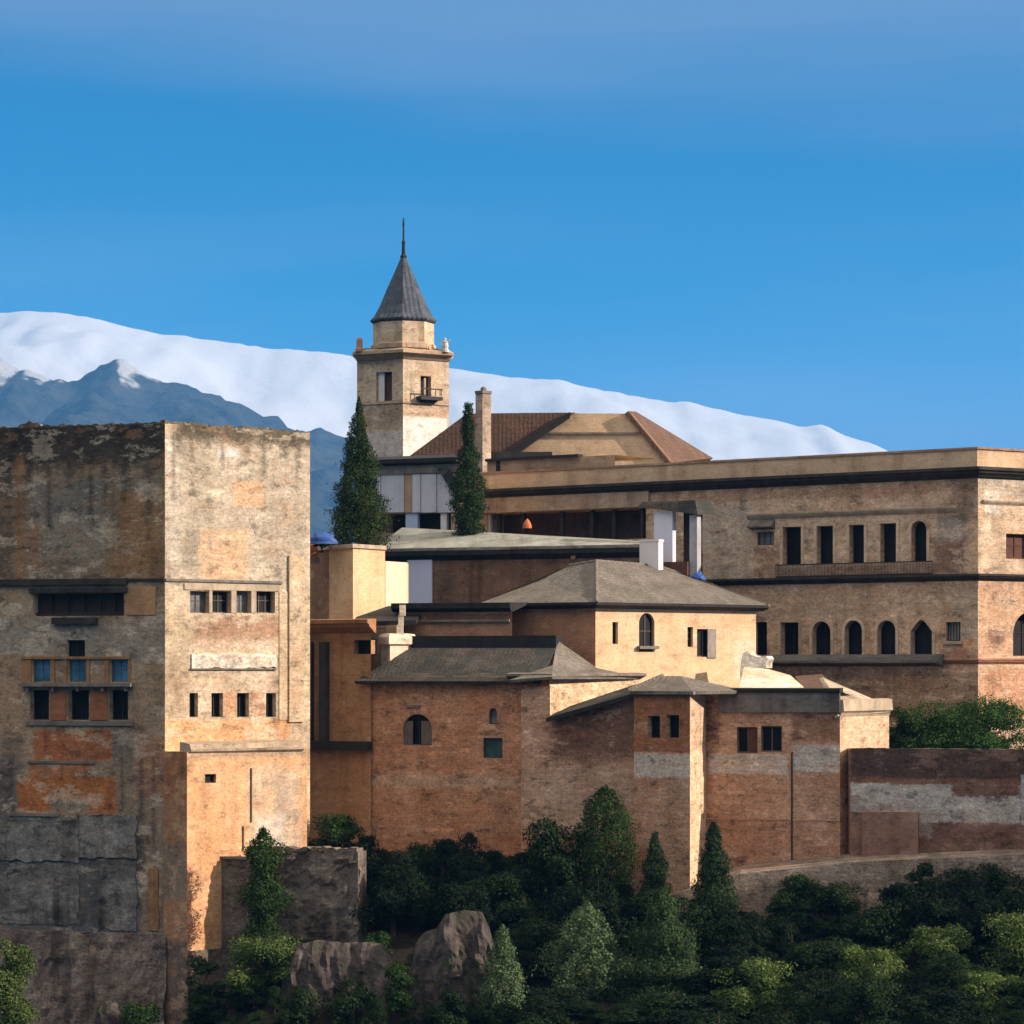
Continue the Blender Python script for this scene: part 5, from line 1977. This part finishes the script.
def clumpy(h, r, n, leaf, nclump, seed, base=.25):
    """rounded crown of leaf clumps with gaps"""
    rs = np.random.default_rng(seed)
    cc, cr_ = [], []
    for i in range(nclump):
        th = rs.random() * 2 * np.pi
        vz = rs.random()
        rr = math.sqrt(rs.random()) * r * .78 * math.sqrt(max(.08, 1 - (vz * 1.05 - .35) ** 2 * 1.3))
        cc.append((math.cos(th) * rr, math.sin(th) * rr, h * (base + (1 - base) * .86 * vz)))
        cr_.append(min(r, h * .6) * (.28 + .27 * rs.random()))
    cc, cr_ = np.array(cc), np.array(cr_)
    k_ = RNG.integers(0, nclump, n)
    d = RNG.normal(size=(n, 3))
    d /= np.linalg.norm(d, axis=1, keepdims=True)
    d[:, 2] = np.where(d[:, 2] < -.35, -d[:, 2], d[:, 2])
    rad = cr_[k_] * (.55 + .5 * RNG.random(n) ** .6) * (1 + .35 * fnoise(d, 2.5, seed))
    C = cc[k_] + d * rad[:, None] * np.array([1, 1, .85])
    C[:, 2] = np.maximum(C[:, 2], .05 * h) * (h / C[:, 2].max())
    N_ = d + np.array([0, 0, .35]) + RNG.normal(size=(n, 3)) * .55
    return C, N_, leaf * (.45 + 1.1 * RNG.random(n) ** 1.5), cc


def trunk_mesh(h, r, limbs):
    w = MB()
    w.tube((0, 0, -.4), (.05 * h * .2, 0, h * .55), r, r * .6, 7)
    w.tube((.05 * h * .2, 0, h * .55), (0, 0, h * .92), r * .6, r * .12, 7)
    for p in limbs:
        st = Vector((0, 0, max(.15 * h, p[2] * .55)))
        w.tube(st, p, r * .4, r * .1, 5, 0, False)
    return w


TPL = {}


def make_tree(key, kind, h, r, crown, mat, limbs, cat):
    o = thing(kind, 'tree', cat, (0, 0, 0))
    tr = trunk_mesh(h, r * .07 + .05, limbs).build('trunk', M_bark, o)
    me = leaf_mesh('crown', *crown, mat)
    c = bpy.data.objects.new('crown', me)
    COL.objects.link(c)
    c.parent = o
    TPL[key] = (o, h, r, [tr, c], [False])
    return o


def limbs_for(h, r, n, lo=.3, hi=.9):
    return [(math.cos(i * 2.4) * r * .55, math.sin(i * 2.4) * r * .55, h * (lo + (hi - lo) * i / max(1, n - 1))) for i in range(n)]


PROF = {
    'cypress': (lambda t: .80 + .25 * t / .2 if t < .2 else 1.05 * (1 - (t - .2) / .8) ** .95 + .03, F_cyp, 'cypress_tree', .46),
    'slim': (lambda t: .95 - .10 * math.sin(t * 15) if t < .38 else max(.36, 1 - (t - .38) * 1.9) * (1 + .16 * math.sin(t * 33)) * (1 if t < .95 else .6), F_dark, 'cypress_tree', .42),
    'round': (lambda t: (.78 + .3 * min(1, t / .5)) * (1 - max(0, t - .62) / .38) ** .5 + .03, F_mid, 'conifer_tree', .30),
    'dark_cone': (lambda t: (1 - t) ** .6 * (.95 + .10 * math.sin(t * 21)) + .02, F_dark, 'conifer_tree', .45),
    'pale_cone': (lambda t: (.75 + .45 * min(1, t / .35)) * (1 - max(0, t - .3) / .7) ** .6 + .02, F_pale, 'conifer_tree', .52),
    'ragged': (lambda t: (.8 + .25 * math.sin(t * 17)) * (1 - max(0, t - .7) / .3) ** .5 + .03, F_mid, 'broadleaf_tree', .6),
    'wide_cone': (lambda t: (1 - t) ** .7 * (.95 + .10 * math.sin(t * 24)) + .03, F_pale2, 'conifer_tree', .55),
}
TSEED = [0]


def put(key, loc, sx, sz, label, group=None, rot=None):
    src, h, r, kids, used = TPL[key]
    if not used[0]:
        o = src
        used[0] = True
    else:
        o = src.copy()
        COL.objects.link(o)
        for k_ in kids:
            c = k_.copy()
            COL.objects.link(c)
            c.parent = o
    o.location = loc
    o.scale = (sx, sx, sz)
    o.rotation_euler = (0, 0, random.random() * 6.28 if rot is None else rot)
    o['label'] = label
    if group:
        o['group'] = group
    elif 'group' in o:
        del o['group']
    return o


def put_px(kind, px, top, width, Y, label, base=None, mat=None, leaf=.085):
    """a tree grown to its own height and width"""
    x = X(px, Y)
    zb = float(ground_z(np.array(x), np.array(Y))) - .2 if base is None else Z(base, Y)
    h, r = Z(top, Y) - zb, width * Y / F / 2
    TSEED[0] += 1
    sd_ = TSEED[0]
    if kind in PROF:
        prof, m_, nm, lump = PROF[kind]
        n = int(np.clip(1300 * h * r, 5000, 30000))
        cr = conical(h, r / 1.02, n, leaf, prof, sd_ * 1.7, lump)
        lim = limbs_for(h * .85, r * .6, 6)
        cat = {'cypress_tree': 'cypress', 'conifer_tree': 'conifer'}.get(nm, 'tree')
    else:
        nc = int(np.clip(9 * r * h / 3, 20, 50))
        n = int(np.clip(1500 * h * r, 4000, 28000))
        C = clumpy(h, r, n, leaf, nc, 100 + sd_, .10 if kind == 'bush' or h < 6 else .2)
        cr, lim = C[:3], [tuple(p) for p in C[3][:8]]
        nm, cat = ('bush', 'bush') if kind == 'bush' else ('broadleaf_tree', 'tree')
        m_ = F_mid
    o = make_tree('t%d' % sd_, nm, h, r, cr, mat or m_, lim, cat)
    TPL['t%d' % sd_][4][0] = True
    o.location = (x, Y, zb)
    o['label'] = label
    return o


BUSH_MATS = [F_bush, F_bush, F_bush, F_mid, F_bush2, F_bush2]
for i in range(6):
    hh, nc, ba = ((3.2, 18, .1), (3.6, 14, .12), (2.8, 22, .05), (3.2, 18, .1), (4.6, 20, .15), (3.0, 26, .05))[i]
    C = clumpy(hh, 2.0, 9000, .085, nc, 50 + i, ba)
    C[0][:, :2] += .35 * np.stack([fnoise(C[0], .9, i), fnoise(C[0], .9, i + 20)], 1)
    make_tree('bush%d' % i, 'bush', hh, 2.0, C[:3], BUSH_MATS[i], [tuple(p) for p in C[3][:6]], 'bush')
C = conical(16, 3.0, 9000, .2, PROF['cypress'][0], 77, .2)
make_tree('tall', 'cypress_tree', 16, 3.0, C, F_dark, limbs_for(14, 1.5, 6), 'cypress')  # template for the cypresses added to cast shade

put_px('cypress', 359, 398, 58, 217, 'big dark cypress in front of the bell tower, left of the white panels', 553)
put_px('slim', 468, 404, 35, 229.5, 'slim dark cypress standing against the chimney', 541)
put_px('round', 605, 787, 58, 191, 'dense rounded green conifer against the brick wall')
put_px('dark_cone', 655, 833, 44, 189.0, 'small dark pointed conifer left of the sunlit corner strip')
put_px('dark_cone', 714, 823, 58, 187.0, 'tall dark conifer covering the foot of the sunlit corner strip')
put_px('pale_cone', 587, 903, 74, 180.5, 'pale green conifer at the bottom centre of the photo')
put_px('wide_cone', 664, 889, 104, 180, 'grey green conifer right of the palest conifer at the bottom')
put_px('pale_cone', 503, 926, 38, 176, 'small pale conifer right of the humped rock')
put_px('ragged', 263, 828, 46, 186.6, 'small tree growing in front of the ruined wall beside the orange block')
put_px('leafy', 264, 934, 92, 181, 'olive green tree below the orange block at the bottom', None, F_olive2)
put_px('leafy', 6, 936, 62, 182, 'yellow green tree at the lower left edge of the tower base', None, F_olive2)
put_px('bush', 335, 813, 60, 197, 'dark leafy tree between the ruined wall and the brick wall')
put_px('leafy', 868, 944, 92, 178, 'yellow green tree in the thicket below the stone bank', None, F_olive)
put_px('leafy', 985, 968, 104, 175, 'pale olive tree at the lower right corner', None, F_olive)
put_px('leafy', 1016, 910, 84, 181, 'olive tree at the right edge just above the corner tree', None, F_olive)
put_px('leafy', 935, 922, 90, 181.5, 'light green tree in the middle of the right thicket', None, F_olive2)
put_px('leafy', 752, 956, 92, 177.5, 'yellowish leafy tree right of the grey green conifer', None, F_olive)
put_px('leafy', 985, 690, 100, 206, 'sunny green tree above the retaining wall at the right edge', 765, F_sunny)
put_px('leafy', 935, 698, 84, 205.5, 'rounded green tree above the retaining wall, left one', 765, F_sunny)
put_px('bush', 900, 706, 44, 205.2, 'dark bush between the pale end wall and the green trees', 760)
put_px('bush', 322, 541, 20, 211, 'little green plant on top of the cream turret', 547)
put_px('bush', 795, 872, 64, 187.5, 'rounded dark bush in front of the pale stone bank', None, F_dark)
put_px('bush', 922, 862, 38, 185.5, 'upright bush breaking the line of the stone bank', None, F_dark)
put_px('bush', 398, 962, 36, 176.6, 'green bush between the two rocks')
put_px('bush', 375, 930, 40, 186, 'green bush at the right end of the ruined wall')
put_px('bush', 140, 1000, 60, 180, 'low scrub at the foot of the dark tower base')
put_px('bush', 206, 956, 44, 186.2, 'dark bush covering the foot of the narrow sunlit strip', None, F_dark)
put_px('bush', 352, 984, 54, 176.2, 'green bush in front of the broad streaked rock face', None, F_bush2)
put_px('bush', 300, 990, 46, 176.4, 'dark scrub at the left foot of the broad streaked rock face', None, F_dark)
put_px('bush', 452, 988, 50, 175.6, 'dark bush at the foot of the humped rock', None, F_bush2)
g1 = 'dark bushes along the foot of the centre brick wall'
for j, (x, y, h) in enumerate(((36.5, 183.5, 13), (37.0, 186.5, 13), (37.5, 189.2, 13), (41, 184.5, 15), (41, 188, 15))):  # unseen cypresses added outside the frame to shade the thicket
    put('tall', (x, y, float(ground_z(np.array(x), np.array(y))) - .2), 1.0, h / 16, 'unseen tall dark cypress added beyond the right edge to shade the thicket', 'cypresses added beyond the right edge for shade')
i = 0
for px in range(372, 575, 19):
    yb = random.uniform(194.5, 196.5)
    x = X(px + random.uniform(-5, 5), yb)
    zb = float(ground_z(np.array(x), np.array(yb))) - .2
    put('bush%d' % (i % 4), (x, yb, zb), random.uniform(.6, .9), (Z(random.uniform(834, 858), yb) - zb) / 3.2, 'dark bush in the row along the foot of the centre brick wall', g1)
    i += 1
g2 = 'dark bushes of the thicket on the slope'
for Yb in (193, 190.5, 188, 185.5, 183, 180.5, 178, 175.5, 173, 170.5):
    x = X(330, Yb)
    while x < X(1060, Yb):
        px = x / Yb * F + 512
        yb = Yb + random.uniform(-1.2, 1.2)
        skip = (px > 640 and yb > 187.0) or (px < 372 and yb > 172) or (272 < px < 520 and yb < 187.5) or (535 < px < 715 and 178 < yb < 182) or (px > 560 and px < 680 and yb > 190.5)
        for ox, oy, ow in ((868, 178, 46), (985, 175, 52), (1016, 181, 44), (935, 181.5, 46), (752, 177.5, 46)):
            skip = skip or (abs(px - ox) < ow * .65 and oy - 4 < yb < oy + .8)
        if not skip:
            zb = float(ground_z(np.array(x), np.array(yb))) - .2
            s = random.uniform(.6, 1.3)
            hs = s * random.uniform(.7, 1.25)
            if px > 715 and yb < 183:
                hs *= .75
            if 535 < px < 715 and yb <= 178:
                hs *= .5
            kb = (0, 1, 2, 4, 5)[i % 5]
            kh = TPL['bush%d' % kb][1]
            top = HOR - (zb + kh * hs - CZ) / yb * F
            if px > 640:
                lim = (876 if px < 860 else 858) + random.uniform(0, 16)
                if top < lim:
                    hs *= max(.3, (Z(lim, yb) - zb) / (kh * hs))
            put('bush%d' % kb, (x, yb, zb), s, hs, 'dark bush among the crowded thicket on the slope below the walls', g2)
            i += 1
        x += random.uniform(1.6, 2.6)

g3 = 'scrub around the rocks and the ruin'
for k_i in range(80):
    yb = random.uniform(173.5, 186.5)
    px = random.uniform(212, 525)
    if 285 < px < 402 and yb < 178.5 and k_i % 4 > 1 or 412 < px < 495 and yb < 177.5 and k_i % 4 > 1:
        continue
    x = X(px, yb)
    zb = float(ground_z(np.array(x), np.array(yb))) - .15
    sc_ = random.uniform(.22, .5)
    put('bush%d' % random.choice((0, 3, 4, 5)), (x, yb, zb), sc_, sc_ * random.uniform(.7, 1.2), 'small scrub bush growing around the rocks and the ruined wall', g3)

# one template that found no place must not linger at the origin
for key, (o, h, r, kids, used) in TPL.items():
    if not used[0]:
        for k_ in kids:
            bpy.data.objects.remove(k_)
        bpy.data.objects.remove(o)
